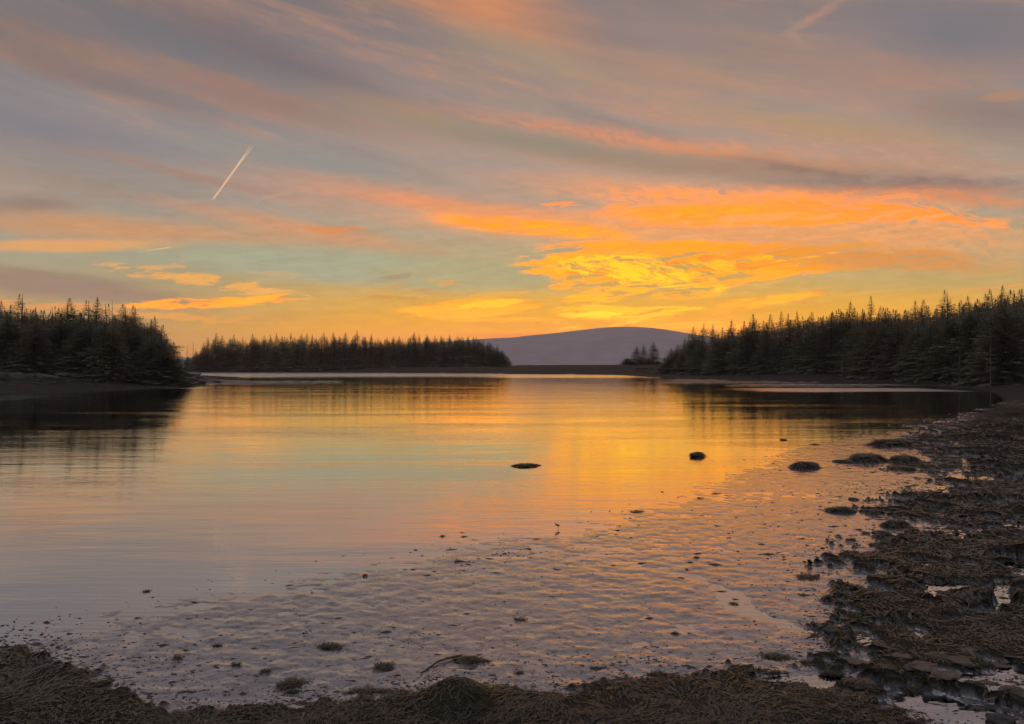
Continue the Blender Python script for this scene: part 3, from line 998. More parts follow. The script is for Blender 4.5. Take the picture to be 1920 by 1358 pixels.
# shore wood
DPX, DD = [1240, 1400, 1500, 1650, 1800, 1920, 2100], [212, 172, 155, 132, 110, 97, 84]
RS_SKY = [(1246, 668), (1259, 652), (1270, 645), (1282, 634), (1290, 632), (1303, 611), (1317, 604), (1335, 607), (1354, 613), (1374, 600), (1392, 601), (1405, 604), (1420, 587), (1441, 588),
          (1464, 583), (1481, 586), (1497, 583), (1510, 594), (1523, 584), (1538, 591), (1556, 590), (1576, 578), (1595, 565), (1614, 579), (1632, 554), (1645, 574), (1657, 576), (1667, 576),
          (1682, 580), (1701, 580), (1720, 563), (1730, 561), (1741, 574), (1753, 577), (1766, 572), (1782, 542), (1801, 562), (1820, 554), (1833, 560), (1851, 549), (1870, 540), (1885, 534),
          (1902, 542), (1914, 540)]
RS_L = lambda px: np.interp(px, [1246, 1300, 1330, 1400, 1500, 1600, 1700, 1800, 1860, 1900, 2000], [668, 634, 626, 609, 594, 580, 584, 572, 558, 548, 540])
inner = []
for i in range(96):
    px = 1252 + 672 * (i + rgT.random()) / 96
    inner.append((px, np.interp(px, DPX, DD) + rgT.uniform(-1, 9), RS_L(px) + rgT.uniform(-3, 40), rgT.choice([5, 7, 0, 2, 5, 0])))
wood(RS_SKY, lambda px: np.interp(px, DPX, DD), inner, 'the beach wood', 'the mountain', 'skyline spruces of the beach wood', 'lower spruces of the beach wood', 1.6, [0, 1, 2, 6, 0, 5], 1.0)
# dead trees
tree(212, 112, 562, 0, 'thin bare dead spruce spiking above the near wooded point', None, .6, 'dead_spruce', True)
tree(351, 335, 645, 1, 'pale leaning dead spruce at the end of the long island, nearer the near point', None, 1.2, 'dead_spruce', True)
tree(362, 337, 641, 2, 'pale upright dead spruce at the end of the long island', None, 1.2, 'dead_spruce', True)
tree(406, 322, 628, 0, 'pale slender dead trunk standing before the long island wood', None, .35, 'dead_spruce', True)
tree(1857, 97, 617, 1, 'pale bare dead spruce at the edge of the wood above the beach', None, .9, 'dead_spruce', True)
tree(1799, 104, 632, 2, 'grey dead spruce with drooping limbs before the wood behind the beach', None, 1.1, 'dead_spruce', True)
tree(43, 99, 668, 1, 'short pale dead trunk at the foot of the near point wood', None, .4, 'dead_spruce', True)

ta = np.array([(t_[0], t_[1]) for t_ in TREES])
tz = fields(ta[:, 0], ta[:, 1])[0]
for (x, y, top, st_, lab, grp, wide, nm, dead), z in zip(TREES, tz):
    z = float(z) - .1
    H = CAMZ + (HOR - top) / F * y - z
    sc = H / PH
    r = empty(nm, (x, y, z), rgT.uniform(0, 6.28))
    tag(r, lab, 'tree', grp)
    sw = wide * rgT.uniform(.95, 1.5) * (H / PH) ** .35
    r.rotation_euler = (rgT.gauss(0, .022), rgT.gauss(0, .022), r.rotation_euler[2])
    r.scale = (sw, sw, sc)
    if dead:
        link('trunk', SNAG[st_][1], r)
        link('limbs', SNAG[st_][0], r)['kind'] = 'stuff'
    else:
        link('trunk', PROTO[st_][1], r)
        link('crown', PROTO[st_][0], r)


def wood_mass(name, spots, label):
    """the trees deep in a wood that nobody could count"""
    Vs, Ts, n = [], [], 0
    for (x, y, top) in spots:
        cv, ct = PROTO[rgT.choice([0, 5, 7, 2])][2:]
        z = 1.4
        H = CAMZ + (HOR - top) / F * y - z
        a = np.array(cv)
        th = rgT.uniform(0, 6.28)
        c_, s_ = math.cos(th) * 1.5, math.sin(th) * 1.5
        Vs.append(np.stack([a[:, 0] * c_ - a[:, 1] * s_ + x, a[:, 0] * s_ + a[:, 1] * c_ + y, a[:, 2] * H / PH + z], 1))
        Ts.append(np.array(ct) + n)
        n += len(a)
    o = link(name, mesh(name, np.concatenate(Vs), np.concatenate(Ts), M_needle, False))
    tag(o, label, 'wood', None, 'stuff')


sp_ = []
for i in range(44):
    px = -130 + 445 * (i + rgT.random()) / 44
    d = 117 + rgT.uniform(0, 10)
    sp_.append(((px - 960) / F * d, d, PT_L(px) + rgT.uniform(-8, 10)))
wood_mass('wood_depth', sp_, 'dark depth of the wood on the near point')
sp_ = []
for i in range(60):
    px = 362 + 584 * (i + rgT.random()) / 60
    d = 338 + rgT.uniform(0, 10)
    sp_.append(((px - 960) / F * d, d, IS_L(px) + rgT.uniform(-2, 5)))
wood_mass('wood_depth', sp_, 'dark depth of the wood on the long island')
sp_ = []
for i in range(80):
    px = 1256 + 790 * (i + rgT.random()) / 80
    d = np.interp(px, DPX, DD) + rgT.uniform(12, 22)
    sp_.append(((px - 960) / F * d, d, RS_L(px) + rgT.uniform(-6, 8) - (px > 1930) * 14))
wood_mass('wood_depth', sp_, 'dark depth of the wood behind the beach')

# ------------------------------------------------------------------ rocks
def rock_mesh(seed, w, dpt, h, m_, flat=.5, slab=False):
    rg = random.Random(seed)
    bm = bmesh.new()
    bmesh.ops.create_icosphere(bm, subdivisions=3, radius=1.0)
    ox, oy, oz = (rg.uniform(-50, 50) for _ in range(3))
    from mathutils import noise as mn
    for v in bm.verts:
        p = v.co.copy()
        n1 = mn.noise((p.x * 1.1 + ox, p.y * 1.1 + oy, p.z * 1.1 + oz))
        n2 = mn.noise((p.x * 3.2 + oy, p.y * 3.2 + oz, p.z * 3.2 + ox))
        n3 = mn.noise((p.x * 8.0 + oz, p.y * 8.0 + ox, p.z * 8.0 + oy))
        r = 1 + .55 * n1 + .26 * n2 + .10 * n3
        p *= r
        if slab:
            p.z = max(-.7, min(.55 + .08 * n2, p.z))
        v.co = (p.x * w / 2, p.y * dpt / 2, p.z * h * .62 + h * .28)
    me_ = bpy.data.meshes.new('stone')
    bm.to_mesh(me_)
    bm.free()
    me_.materials.append(m_)
    if not slab:
        me_.polygons.foreach_set('use_smooth', np.ones(len(me_.polygons), dtype=bool))
    return me_


def ribbons(x, y, z, ang, L, wd, lift, z2, rg):
    """curved tapering blades lying on the ground: 3 triangles each"""
    n = len(x)
    c_, s_ = np.cos(ang), np.sin(ang)
    bend = rg.uniform(-.9, .9, n)
    c2, s2_ = np.cos(ang + bend), np.sin(ang + bend)
    x1, y1 = x + c_ * L * .5, y + s_ * L * .5
    x2, y2 = x1 + c2 * L * .5, y1 + s2_ * L * .5
    z1 = (z + z2) * .5 + lift
    px_, py_ = -s_ * wd * .5, c_ * wd * .5
    V = np.stack([np.stack([x - px_, y - py_, z + .002], 1), np.stack([x + px_, y + py_, z + .002], 1),
                  np.stack([x1 + px_ * 1.2, y1 + py_ * 1.2, z1], 1), np.stack([x1 - px_ * 1.2, y1 - py_ * 1.2, z1], 1),
                  np.stack([x2, y2, z2 + .004], 1)], 1).reshape(-1, 3)
    o = (np.arange(n) * 5)[:, None]
    T = np.concatenate([o + np.array([[0, 1, 2]]), o + np.array([[0, 2, 3]]), o + np.array([[3, 2, 4]])])
    return V, T


def discs(x, y, z, a, b, ang, hgt, rg, k=6):
    """flat irregular scraps, k triangles each"""
    n = len(x)
    th = np.arange(k) * 6.2832 / k
    rr = rg.uniform(.45, 1.25, (n, k))
    u, v = rr * np.cos(th) * a[:, None], rr * np.sin(th) * b[:, None]
    c_, s_ = np.cos(ang)[:, None], np.sin(ang)[:, None]
    rim = np.stack([x[:, None] + u * c_ - v * s_, y[:, None] + u * s_ + v * c_, np.repeat(z[:, None] - .004, k, 1)], -1)
    cen = np.stack([x, y, z + hgt], -1)[:, None, :]
    V = np.concatenate([cen, rim], 1).reshape(-1, 3)
    o = (np.arange(n) * (k + 1))[:, None]
    T = np.concatenate([o + np.array([[0, 1 + i, 1 + (i + 1) % k]]) for i in range(k)])
    return V, T


rgn = np.random.default_rng(12)


def sample_fan(n, r0, r1, deg=44):
    r = np.exp(rgn.uniform(math.log(r0), math.log(r1), n))
    a = np.radians(rgn.uniform(-deg, deg, n))
    return r * np.sin(a), r * np.cos(a), r


# rockweed: a matted cover of blades over the banks
sx, sy, sr_ = sample_fan(380000, 4.8, 46.0)
sz, sw_, _g, _f, _p, _sb, _sr, _sf = fields(sx, sy)
keep = (sw_ > rgn.uniform(.25, .8, len(sx))) & (rgn.random(len(sx)) < np.clip(.35 + 6.0 / sr_, 0, .95))
# thinner over the cobbles at the lower right corner
cobx, coby = g(1760, 1250, .05)
cob = np.hypot((sx - cobx) / 1.5, (sy - coby) / .75)
keep &= (cob > .85 + .4 * fbm(sx, sy, .5, 2, 91)) | (rgn.random(len(sx)) < .4)
keep &= (fbm(sx, sy, .35, 3, 85) > -.22) | (rgn.random(len(sx)) < .3)
idx = np.nonzero(keep)[0][:190000]
sx, sy, sz, sr_ = sx[idx], sy[idx], sz[idx], sr_[idx]
ang = fbm(sx, sy, .6, 2, 81) * 5.0 + rgn.normal(0, 1.0, len(sx)) * (.35 + .9 * sstep(-.3, .4, fbm(sx, sy, .9, 2, 83)))
SL = rgn.lognormal(-2.85, .65, len(sx)) * np.clip(sr_ / 8, .8, 2.6)
SW = rgn.lognormal(-4.7, .45, len(sx)) * np.clip(sr_ / 7, .8, 4.5)
z2 = fields(sx + np.cos(ang) * SL, sy + np.sin(ang) * SL)[0]
z2 = np.clip(z2, sz - .08, sz + .06)
V, T = ribbons(sx, sy, sz, ang, SL, SW, rgn.uniform(.002, .020, len(sx)) * np.clip(sr_ / 9, .8, 2), z2, rgn)
tag(link('seaweed', mesh('seaweed', V, T, M_weed, False)), 'matted dark rockweed covering the shore banks', 'seaweed', None, 'stuff')

# scraps of weed strewn over the flat and in the pools
sx, sy, sr_ = sample_fan(400000, 5.2, 34.0)
sz, sw_, _g, _f, _p, _sb, _sr, _sf = fields(sx, sy)
fr = np.exp(np.clip(np.maximum(_sb, _sr / np.clip(sr_ / 9, .7, 3)), -9, 0) / .30)
cl = sstep(.15, .6, fbm(sx, sy, .8, 3, 95))
cl2 = sstep(.0, .5, fbm(sx, sy * 2, 2.6, 2, 97))
pr = (.006 + .070 * cl * cl2 + .8 * fr * (.3 + .7 * sstep(-.2, .4, fbm(sx, sy, .3, 2, 99)))) * np.where(_p > .5, .5, 1)
okk = (sw_ < .35) & (_sf > -.1) & (sz < .035) & (rgn.random(len(sx)) < pr)
sx, sy, sz, sr_ = sx[okk], sy[okk], np.maximum(sz[okk], 0), sr_[okk]
fs = rgn.lognormal(-5.25, .65, len(sx)) * np.clip(sr_ / 8, .8, 2.0)
V, T = discs(sx, sy, sz + .003, fs * rgn.uniform(1, 4.2, len(sx)), fs, rgn.uniform(-.5, .5, len(sx)), fs * rgn.uniform(.15, .5, len(sx)), rgn)
tag(link('weed_scraps', mesh('weed_scraps', V, T, M_fleck, False)), 'tiny dark scraps of weed strewn over the wet flat', 'seaweed', None, 'stuff')

# weed awash off the point and along the far beach
parts_x, parts_y, pa, pb = [], [], [], []
for (p0, p1, q0, q1, n, dens) in ((385, 640, 713.5, 721, 210, 1.6), (1262, 1530, 712, 718.5, 200, 1.2), (1380, 1640, 722, 724.5, 60, 1.0), (395, 455, 712, 719, 120, 1.0)):
    for i in range(n):
        u = rgn.random() ** dens
        px = p0 + (p1 - p0) * u
        py = q0 + (q1 - q0) * (.15 + .7 * rgn.random() * (1 - .55 * u)) if p0 < 800 else q0 + (q1 - q0) * rgn.random()
        X, D = g(px, py)
        parts_x.append(X)
        parts_y.append(D)
        pa.append(rgn.uniform(.6, 2.6) * (1.2 - .6 * u))
        pb.append(rgn.uniform(.4, 1.3))
n = len(parts_x)
V, T = discs(np.array(parts_x), np.array(parts_y), np.full(n, .01), np.array(pa), np.array(pb), rgn.uniform(-.3, .3, n), rgn.uniform(.03, .16, n), rgn, 8)
tag(link('weed_awash', mesh('weed_awash', V, T, M_weed, False)), 'dark weed awash off the near point and the far beach', 'seaweed', None, 'stuff')


def clump_mesh(w, dpt, h, n, seed, bl=.09):
    """one drift of weed: a low irregular mound of blades, local coordinates"""
    rg = np.random.default_rng(seed)
    th = rg.uniform(0, 6.2832, n)
    lob = 1 + .35 * np.sin(th * 2 + seed) + .22 * np.sin(th * 5 + seed * 2.3)
    rr = np.sqrt(rg.random(n)) * lob
    x, y = rr * np.cos(th) * w * .42, rr * np.sin(th) * dpt * .42
    z = h * np.clip(1 - (rr / 1.15) ** 2, 0, 1) * rg.uniform(.6, 1, n)
    a = rg.uniform(0, 6.2832, n)
    L = rg.uniform(.4, 1.3, n) * bl
    z2 = np.clip(z + rg.uniform(-.02, .008, n), 0, None)
    V1, T1 = ribbons(x, y, z, a, L, rg.uniform(.006, .014, n) * bl / .09, rg.uniform(.002, .016, n), z2, rg)
    k = 26
    t2 = np.arange(k) * 6.2832 / k
    lob = 1 + .35 * np.sin(t2 * 2 + seed) + .22 * np.sin(t2 * 5 + seed * 2.3)
    rings = [(.0, 1.0), (.35, .85), (.65, .5), (.92, -.02)]
    Vb = [(0, 0, h * .95)]
    Tb = []
    for i, (f_, zz) in enumerate(rings[1:]):
        for j in range(k):
            Vb.append((f_ * lob[j] * math.cos(t2[j]) * w * .42, f_ * lob[j] * math.sin(t2[j]) * dpt * .42, h * zz * (1 + .15 * math.sin(j * 2.7 + i)) - .003))
    for j in range(k):
        Tb.append((0, 1 + j, 1 + (j + 1) % k))
        for i in range(2):
            p, q_ = 1 + i * k + j, 1 + i * k + (j + 1) % k
            Tb.append((p, p + k, q_ + k))
            Tb.append((p, q_ + k, q_))
    return np.array(Vb), np.array(Tb), V1, T1


def clump(px, py, wp, hp, label, seed, n=240, tall=.2, m_=None):
    X, D = g(px, py + hp * .35)
    w = wp / F * D
    dpt = max(w * .3, hp * D * D / (CAMZ * F) * .8)
    h = max(.012, hp / F * D * tall)
    z = max(0.0, zat(X, D))
    r = tag(empty('seaweed_clump', (X, D, z)), label, 'seaweed', 'separate drifts of rockweed')
    Vb, Tb, V1, T1 = clump_mesh(w, dpt, h, n, seed, np.clip(w * .22, .035, .12))
    link('mat', mesh('weed_mat', Vb, Tb, m_ or M_weed), r)
    link('blades', mesh('weed_blades', V1, T1, m_ or M_weed, False), r)


CL = [
    (620, 1208, 58, 14, 'dark drift of rockweed on the flat above the other drifts, trailing a thin end', 240),
    (720, 1246, 56, 17, 'ragged rockweed drift on the flat beside the kelp stalk', 240),
    (548, 1276, 64, 22, 'widest loose rockweed drift on the flat near the lower bank', 320),
    (550, 1295, 36, 9, 'small olive tuft of weed just below the widest loose drift', 130),
    (692, 1294, 76, 10, 'long low strip of rockweed beside the tall heap', 260),
    (1235, 1262, 42, 12, 'compact rockweed drift on the flat just above the lower bank', 220),
    (1452, 1228, 64, 12, 'flat oblong drift of weed above the narrow channel', 280),
    (1512, 1240, 38, 13, 'small weed mound at the upper side of the channel', 160),
    (1515, 1080, 58, 10, 'drift of weed with a long thin tail on the flat before the right bank', 260),
    (1386, 1250, 34, 14, 'small peaked weed mound where bank and channel meet', 200),
    (1424, 1256, 26, 9, 'second smaller peak of weed by the channel', 120),
    (975, 1158, 26, 12, 'lone dark scrap of weed alone in the middle of the flat', 90),
    (334, 1230, 20, 14, 'spiky little weed tuft on the flat above the lower left bank', 80),
    (444, 1246, 30, 7, 'thin weed scrap between the spiky tuft and the widest drift', 90),
    (498, 1258, 30, 7, 'thin weed scrap just above the widest loose drift', 90),
    (276, 1107, 16, 5, 'tiny dark weed scrap at the water edge on the left', 60),
    (1194, 957, 30, 8, 'weed scrap at the water edge below the two floating rocks', 110),
    (973, 1261, 18, 7, 'small weed scrap above the lower bank, beyond the tall heap', 70),
    (1265, 1186, 22, 6, 'small weed scrap beside the shiny runnel', 70),
    (1376, 1130, 22, 6, 'small weed scrap on the flat between runnel and right bank', 70),
    (830, 1004, 16, 5, 'tiny weed scrap where the flat begins, left of the bird', 50),
    (858, 1052, 20, 4, 'thin weed streak on the flat below the water edge', 50),
    (1450, 1262, 50, 7, 'thin strip of weed lying along the channel edge', 130),
    (410, 1208, 22, 6, 'small reddish weed scrap on the lower left flat', 60),
    (1560, 1262, 44, 12, 'brown weed mound beside the slab stones at the channel', 200),
]
for i, (px, py, wp, hp, lab, n) in enumerate(CL):
    clump(px, py, wp, hp, lab, 500 + i, n)
# kelp with its long stalk
X, D = g(880, 1240)
kp = tag(empty('kelp', (X, D, .012)), 'kelp plant with a long bent stalk lying on the flat', 'kelp')
Vb, Tb, V1, T1 = clump_mesh(.30, .16, .03, 130, 77, .06)
link('frond', mesh('frond', np.concatenate([Vb, V1]), np.concatenate([Tb, T1 + len(Vb)]), M_kelp), kp)
cpts = [g(px, py) for px, py in ((866, 1232), (845, 1238), (822, 1244), (808, 1251), (797, 1259), (788, 1265))]
Vs, Ts = [], []
for i, (a, b) in enumerate(cpts):
    r = .012 - .0012 * i
    for k in range(6):
        Vs.append((a - X, b - D + r * math.cos(k * 1.047), .006 + r * math.sin(k * 1.047) + .01 * math.sin(i * 1.3)))
    if i:
        for k in range(6):
            Ts.append(((i - 1) * 6 + k, (i - 1) * 6 + (k + 1) % 6, i * 6 + (k + 1) % 6, i * 6 + k))
link('stalk', mesh('stalk', Vs, Ts, M_kelp), kp)
# red-brown scrap
X, D = g(685, 1080)
me = rock_mesh(901, .058, .05, .026, M_red)
o = link('red_scrap', me)
o.location = (X, D, .004)
tag(o, 'small rust-red scrap lying alone at the water edge', 'scrap')


def hit(px, py):
    D_ = np.exp(np.linspace(math.log(4.5), math.log(420), 700))
    zr = CAMZ - (py - HOR) / F * D_
    zt_ = np.maximum(fields((px - 960) / F * D_, D_)[0], 0.0)
    k_ = int(np.argmax(zt_ >= zr))
    return (px - 960) / F * D_[k_], D_[k_], float(zt_[k_])


def rock(px, py, wp, hp, label, seed, m_=None, weedy=0, slab=False, name='rock', group=None, sink=.0, deep=.7, rot=0.0):
    """py is the foot of the stone in the photograph"""
    X, D, zz = hit(px, py)
    w, h = wp / F * D, hp / F * D * .8
    D2 = D + w * deep * .5
    X = (px - 960) / F * D2
    r = tag(empty(name, (X, D2, zz - sink), rot), label, 'rock', group)
    link('stone', rock_mesh(seed, w, w * deep, h, m_ or M_wetrock, slab=slab), r)
    if weedy:
        rg = np.random.default_rng(seed)
        n = weedy
        th, q_ = rg.uniform(0, 6.2832, n), np.sqrt(rg.random(n)) * .98
        x, y = q_ * np.cos(th) * w * .5, q_ * np.sin(th) * w * deep * .5
        zc = h * .92 * np.sqrt(np.clip(1 - q_ ** 2, 0, 1))
        q2 = np.clip(q_ + .25, 0, 1.08)
        V, T = ribbons(x, y, zc, th + rg.normal(0, .5, n), rg.uniform(.10, .34, n) * w, rg.uniform(.02, .05, n) * w, rg.uniform(.0, .05, n) * h + .004,
                       h * .92 * np.sqrt(np.clip(1 - q2 ** 2, 0, 1)), rg)
        link('weed_cover', mesh('weed_cover', V, T, M_weed, False), r)
    return r


RK = [
    (985, 876, 46, 7, 'long low flat rock awash alone in the middle of the bay', 260, 0),
    (1308, 857, 29, 12, 'rounded brown weedy rock standing in the golden reflection', 260, 0),
    (1508, 880, 54, 17, 'dark humped rock at the edge of the flat before the right bank', 320, 0),
    (1575, 962, 50, 13, 'low dark rock on the flat, larger of a pair', 240, 0),
    (1620, 961, 20, 7, 'small dark rock just beside the larger of the pair', 120, 0),
    (1600, 939, 18, 6, 'small dark rock above the pair on the flat', 120, 0),
    (1670, 838, 76, 17, 'broad weed-covered rock, farthest of the row along the right bank', 420, 0),
    (1626, 866, 66, 18, 'broad weed-covered rock in the row, closest to the open flat', 420, 0),
    (1582, 869, 34, 7, 'low weedy rock between the humped rock and the broad one', 160, 0),
    (1696, 869, 54, 18, 'weed-covered rock in the row, backed by the right bank', 380, 0),
    (1690, 883, 44, 10, 'weed-covered rock lowest in the row by the right bank', 260, 0),
    (1678, 992, 50, 18, 'weedy rock at the foot of the right bank, halfway down', 320, 0),
    (1652, 1004, 32, 9, 'weedy rock with a flat top just left of the bank foot', 200, 0),
    (1642, 1026, 22, 9, 'round little rock on the flat above the bank nose', 120, 0),
    (1468, 826, 14, 4, 'tiny dark rock at the far end of the flat edge', 60, 0),
    (1556, 1188, 29, 18, 'round dark boulder at the left edge of the stony corner', 0, 0),
    (1526, 1182, 13, 6, 'small stone left of the round boulder', 0, 0),
    (1528, 1193, 17, 6, 'flat stone below left of the round boulder', 0, 0),
    (1608, 1254, 48, 13, 'dark flat slab stone by the channel in the stony corner', 0, 1),
    (1660, 1264, 36, 17, 'dark blocky stone right of the channel end', 60, 1),
    (1730, 1266, 62, 20, 'largest flat-topped slab in the stony corner', 0, 1),
    (1792, 1256, 56, 14, 'grey slab behind the largest slab, further right', 0, 1),
    (1706, 1302, 44, 17, 'weedy stone standing in the upper edge of the big pool', 200, 0),
    (1612, 1294, 50, 12, 'weed-fringed slab just above the bottom bank by the channel', 160, 1),
    (1596, 1284, 34, 8, 'low slab at the channel end', 0, 1),
    (1772, 1284, 50, 14, 'grey slab right of the largest slab, above the big pool', 0, 1),
    (1846, 1284, 28, 10, 'small angular stone above the big pool', 0, 1),
    (1832, 1336, 26, 11, 'tilted angular stone standing in the big pool', 0, 1),
    (1862, 1334, 32, 11, 'smooth slab at the right side of the big pool', 0, 0),
    (1874, 1362, 50, 22, 'large smooth stone in the bottom right corner of the pool', 0, 0),
    (1690, 1236, 36, 9, 'low grey stone in the upper stony corner', 0, 1),
    (1646, 1214, 30, 8, 'low stone below the bank in the upper stony corner', 40, 1),
    (1870, 1256, 40, 10, 'dark slab at the right frame edge above the pool', 0, 1),
    (1900, 1308, 44, 11, 'weed-topped slab at the right frame edge beside the pool', 140, 1),
    (1755, 1236, 40, 8, 'long low stone under the olive weed strip', 120, 1),
    (1812, 1222, 34, 7, 'low stone at the foot of the brown weed bank', 0, 1),
]
for i, (px, py, wp, hp, lab, wd_, sl) in enumerate(RK):
    rock(px, py, wp, hp, lab, 700 + i, M_wetrock, int(wd_), bool(sl), group='stones of the shore and flat', sink=.01, rot=rgT.uniform(-.25, .25),
         deep=.75 if sl else .6)
# ledges at the foot of the wood on the point
lx = 2.0
k = 0
while lx < 318:
    wp = rgT.uniform(16, 44) if lx < 300 else rgT.uniform(24, 46)
    py = np.interp(lx, [0, 140, 260, 340, 380], [711, 710, 709, 707, 710]) + rgT.uniform(-3, 2)
    k += 1
    rock(lx + wp * .4, py, wp, rgT.uniform(9, 17), f'pale ledge rock under the near point trees, {ordinal(k)} from the frame edge', 800 + k, M_pale,
         0, False, 'ledge_rock', 'ledges of the near point', .03, deep=.8, rot=rgT.uniform(-.4, .4))
    lx += wp * rgT.uniform(.5, 1.0)
for i, (px, py, wp, hp, lab) in enumerate(((338, 711, 74, 22, 'largest humped ledge at the tip of the near point'), (366, 715, 60, 18, 'sloping ledge beyond the hump at the tip of the near point'),
                                           (392, 718, 40, 9, 'last low ledge sliding under water at the tip of the near point'))):
    rock(px, py, wp, hp, lab, 880 + i, M_rock, 0, True, 'ledge_rock', 'ledges of the near point', .05, deep=.9)
# stones rimming the island and the far beach: too small to tell apart
PT_STONES = [hit(rgT.uniform(0, 385), rgT.uniform(704, 722)) for _ in range(180)] + [hit(rgT.uniform(1560, 1915), rgT.uniform(702, 724)) for _ in range(110)]
Vs, Ts, n = [], [], 0
tmpl = rock_mesh(860, 1, 1, 1, M_pale, slab=True)
tv = np.array([v.co[:] for v in tmpl.vertices])
tt = np.array([p.vertices[:] for p in tmpl.polygons])
for i in range(300 + len(PT_STONES)):
    if i >= 300:
        X_, d, z_ = PT_STONES[i - 300]
        px, py, w = 960 + X_ / d * F, HOR + (CAMZ - z_) / d * F, rgT.uniform(.25, 1.0)
    elif i < 170:
        px, d = rgT.uniform(345, 985), 315.0
        py = 689.6 + rgT.uniform(-.5, .6)
        w = rgT.uniform(.5, 2.2)
    elif i < 235:
        px = rgT.uniform(1165, 1330)
        d = np.interp(px, [1165, 1240, 1330], [262, 208, 182])
        py = 692.0 + rgT.uniform(-.6, .8)
        w = rgT.uniform(.4, 1.6)
    else:
        px = rgT.uniform(1330, 1860)
        d = np.interp(px, DPX, DD) - 4
        py = np.interp(px, [1330, 1560, 1860], [693.5, 694.5, 698]) + rgT.uniform(-1, 1)
        w = rgT.uniform(.3, 1.2)
    z = CAMZ - (py - HOR) / F * d - .1
    th = rgT.uniform(0, 6.28)
    c_, s_ = math.cos(th), math.sin(th)
    a, b, c = w, w * .8, w * rgT.uniform(.25, .45)
    Vs.append(np.stack([tv[:, 0] * a * c_ - tv[:, 1] * b * s_ + (px - 960) / F * d, tv[:, 0] * a * s_ + tv[:, 1] * b * c_ + d, tv[:, 2] * c + z], 1))
    Ts.append(tt + n)
    n += len(tv)
tag(link('shore_stones', mesh('shore_stones', np.concatenate(Vs), np.concatenate(Ts), M_pale, False)), 'line of small pale stones along the far shores', 'stones', None, 'stuff')
# driftwood below the wood behind the beach
for i, (px, py, wp, ro, lab) in enumerate(((1580, 694, 30, .1, 'driftwood log at the top of the beach, farthest along'), (1620, 695, 24, -.2, 'driftwood log beside the grey spruce'),
                                           (1650, 693, 34, .25, 'long pale driftwood log under the beach wood'), (1700, 696, 26, -.1, 'driftwood log near the grey stones'),
                                           (1806, 698, 44, .15, 'pale heaped driftwood log below the dead spruces'), (1838, 696, 36, -.3, 'crossed driftwood log below the pale dead spruce'))):
    d = float(np.interp(px, DPX, DD)) - 3
    L = wp / F * d
    Vs, Ts = [], []
    for q_ in range(6):
        t = q_ / 5 - .5
        r = .16 * (1 - .5 * (t + .5)) * (1 + .15 * math.sin(q_ * 3))
        for k in range(7):
            Vs.append((t * L, r * math.cos(k * .8976) + .1 * math.sin(t * 4), r * math.sin(k * .8976) + .1 * t))
        if q_:
            for k in range(7):
                Ts.append(((q_ - 1) * 7 + k, (q_ - 1) * 7 + (k + 1) % 7, q_ * 7 + (k + 1) % 7, q_ * 7 + k))
    Ts += [tuple(range(7)), tuple(range(35, 42))]
    X = (px - 960) / F * d
    o = link('driftwood_log', mesh('driftwood_log', Vs, Ts, M_dead))
    o.location = (X, d, zat(X, d) + .14)
    o.rotation_euler = (0, 0, ro)
    tag(o, lab, 'driftwood', 'driftwood at the top of the beach')

# ------------------------------------------------------------------ the wading bird
def bird():
    X, D = g(1045, 992)
    r = tag(empty('wading_bird', (X, D, -.012), 0.35), 'small grey wading bird standing at the edge of the flat', 'bird')
    r.scale = (.75, .75, .75)
    pts = [(.062, 0, .085), (.035, 0, .092), (0, 0, .098), (-.028, 0, .112), (-.040, 0, .130), (-.048, 0, .142), (-.062, 0, .142)]
    rad = [.006, .018, .026, .020, .011, .014, .006]
    me_ = bpy.data.meshes.new('body')
    me_.from_pydata(pts, [(i, i + 1) for i in range(len(pts) - 1)], [])
    o = link('body', me_, r)
    sk = o.modifiers.new('skin', 'SKIN')
    for v, q_ in zip(me_.skin_vertices[0].data, rad):
        v.radius = (q_, q_)
    me_.skin_vertices[0].data[2].use_root = True
    su = o.modifiers.new('sub', 'SUBSURF')
    su.levels = su.render_levels = 2
    me_.materials.append(simple('bird_feathers', (.10, .095, .08), (.26, .25, .22), 40.0, .8))
    dk = simple('bird_bill', (.02, .02, .018), (.05, .045, .035), 40.0, .5)
    V = [(-.060, .004, .142), (-.060, -.004, .142), (-.060, 0, .147), (-.098, 0, .137)]
    link('bill', mesh('bill', V, [(0, 1, 3), (1, 2, 3), (2, 0, 3), (0, 2, 1)], dk), r)
    for s_, off in ((-1, .0), (1, .012)):
        Vl, Tl = [], []
        for i, (a, z) in enumerate(((.004 + off, .085), (.012 + off, .045), (.004 + off, .0))):
            for k in range(4):
                Vl.append((a + .0028 * math.cos(k * 1.57), s_ * .010 + .0028 * math.sin(k * 1.57), z))
            if i:
                for k in range(4):
                    Tl.append(((i - 1) * 4 + k, (i - 1) * 4 + (k + 1) % 4, i * 4 + (k + 1) % 4, i * 4 + k))
        link('leg', mesh('leg', Vl, Tl, dk), r)


bird()

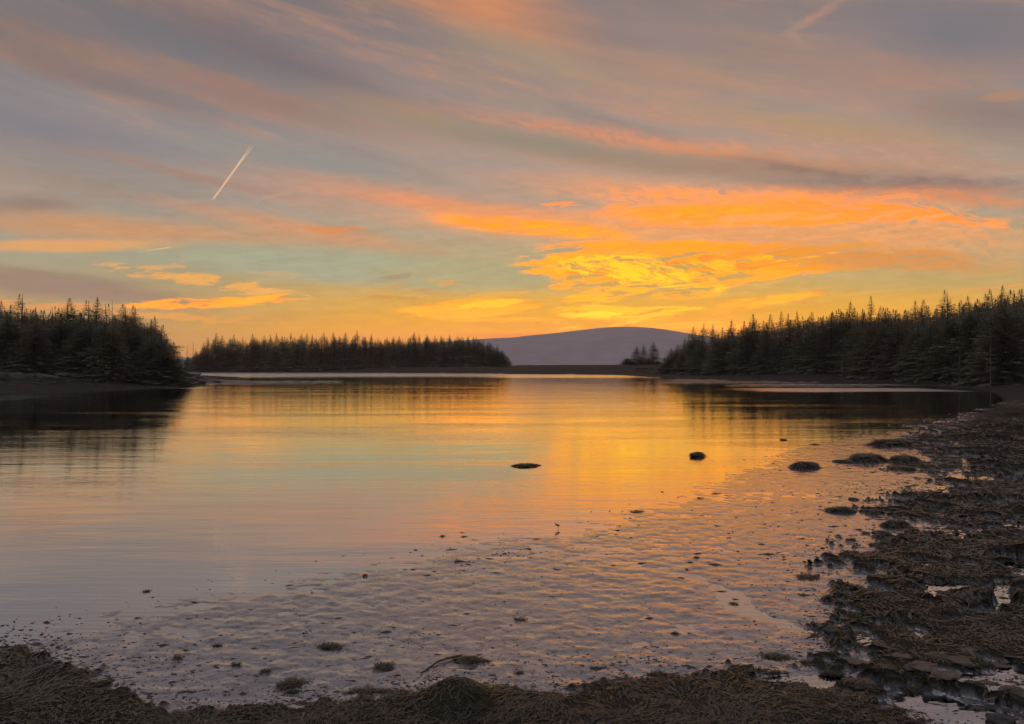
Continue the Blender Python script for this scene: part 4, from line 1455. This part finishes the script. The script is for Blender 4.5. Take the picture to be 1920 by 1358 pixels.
# ------------------------------------------------------------------ contrails, far beyond the haze and still in the sun
mt = bpy.data.materials.new('contrail_ice')
mt.use_nodes = True
T_ = NT(mt.node_tree)
T_.n.clear()
fade = T_.node('ShaderNodeAttribute', {'attribute_name': 'fade'}, out='Fac')
tl = T_.n.new('ShaderNodeBsdfTranslucent')
tl.inputs[0].default_value = (.80, .78, .74, 1)
df = T_.n.new('ShaderNodeBsdfDiffuse')
df.inputs[0].default_value = (.16, .15, .14, 1)
ad = T_.n.new('ShaderNodeAddShader')
T_.l.new(tl.outputs[0], ad.inputs[0])
T_.l.new(df.outputs[0], ad.inputs[1])
tp = T_.n.new('ShaderNodeBsdfTransparent')
mx = T_.n.new('ShaderNodeMixShader')
T_.l.new(fade, mx.inputs[0])
T_.l.new(tp.outputs[0], mx.inputs[1])
T_.l.new(ad.outputs[0], mx.inputs[2])
oo = T_.n.new('ShaderNodeOutputMaterial')
T_.l.new(mx.outputs[0], oo.inputs[0])


def sky_pt(px, py, d):
    return Vector(((px - 960) / F * d, d, CAMZ + (HOR - py) / F * d))


def contrail(label, p0, p1, d0, d1, wpx, strands, peak):
    a, b = sky_pt(*p0, d0), sky_pt(*p1, d1)
    r = tag(empty('contrail', a), label, 'contrail', None)
    ax = (b - a).normalized()
    side = ax.cross(Vector((0, 1, 0))).normalized()
    up = side.cross(ax).normalized()
    for sgn in strands:
        Vs, Ts, fd = [], [], []
        n = 36
        for i in range(n + 1):
            t = i / n
            w = wpx / F * d0 * .5 * (.55 + .45 * min(1, t * 6)) * (1 - .45 * t)
            off = sgn * wpx / F * d0 * (.12 + .75 * max(0, t - .55) / .45)
            c = (b - a) * t + side * (off + .25 * w * math.sin(i * 1.9 + sgn) * t)
            for k in range(8):
                an = k * .7854
                Vs.append(tuple(c + side * (w * math.cos(an)) + up * (w * math.sin(an))))
                fd.append(peak * max(0.0, min(1, t * 8)) * (1 - t) ** .75)
            if i:
                for k in range(8):
                    Ts.append(((i - 1) * 8 + k, (i - 1) * 8 + (k + 1) % 8, i * 8 + (k + 1) % 8, i * 8 + k))
        me_ = mesh('trail', Vs, Ts, mt)
        at_ = me_.attributes.new('fade', 'FLOAT', 'POINT')
        at_.data.foreach_set('value', np.array(fd, dtype=np.float32))
        link('trail', me_, r)


contrail('bright golden contrail slanting steeply across the upper sky', (397, 376), (474, 270), 15000, 16500, 3.6, (-1, 1), .95)
contrail('thin pale contrail lying along the lower edge of the salmon cloud', (326, 463), (238, 475), 16000, 17000, 2.2, (0,), .35)
contrail('very short thin contrail low above the long island', (585, 557), (556, 547), 16000, 16500, 1.6, (0,), .45)

# ------------------------------------------------------------------ haze
hb = bpy.data.meshes.new('haze')
bm = bmesh.new()
bmesh.ops.create_cube(bm, size=1.0)
for v in bm.verts:
    v.co = (v.co.x * 11000, v.co.y * 11000, HAZE_TOP if v.co.z > 0 else -4.0)
bm.to_mesh(hb)
bm.free()
mh = bpy.data.materials.new('haze')
mh.use_nodes = True
T_ = NT(mh.node_tree)
T_.n.clear()
pv = T_.n.new('ShaderNodeVolumePrincipled')
pv.inputs['Color'].default_value = (.95, .80, .70, 1)
pv.inputs['Density'].default_value = HAZE_D
oo = T_.n.new('ShaderNodeOutputMaterial')
T_.l.new(pv.outputs[0], oo.inputs['Volume'])
hb.materials.append(mh)
tag(link('haze', hb), 'thin dusk haze over the bay', 'haze', None, 'stuff')
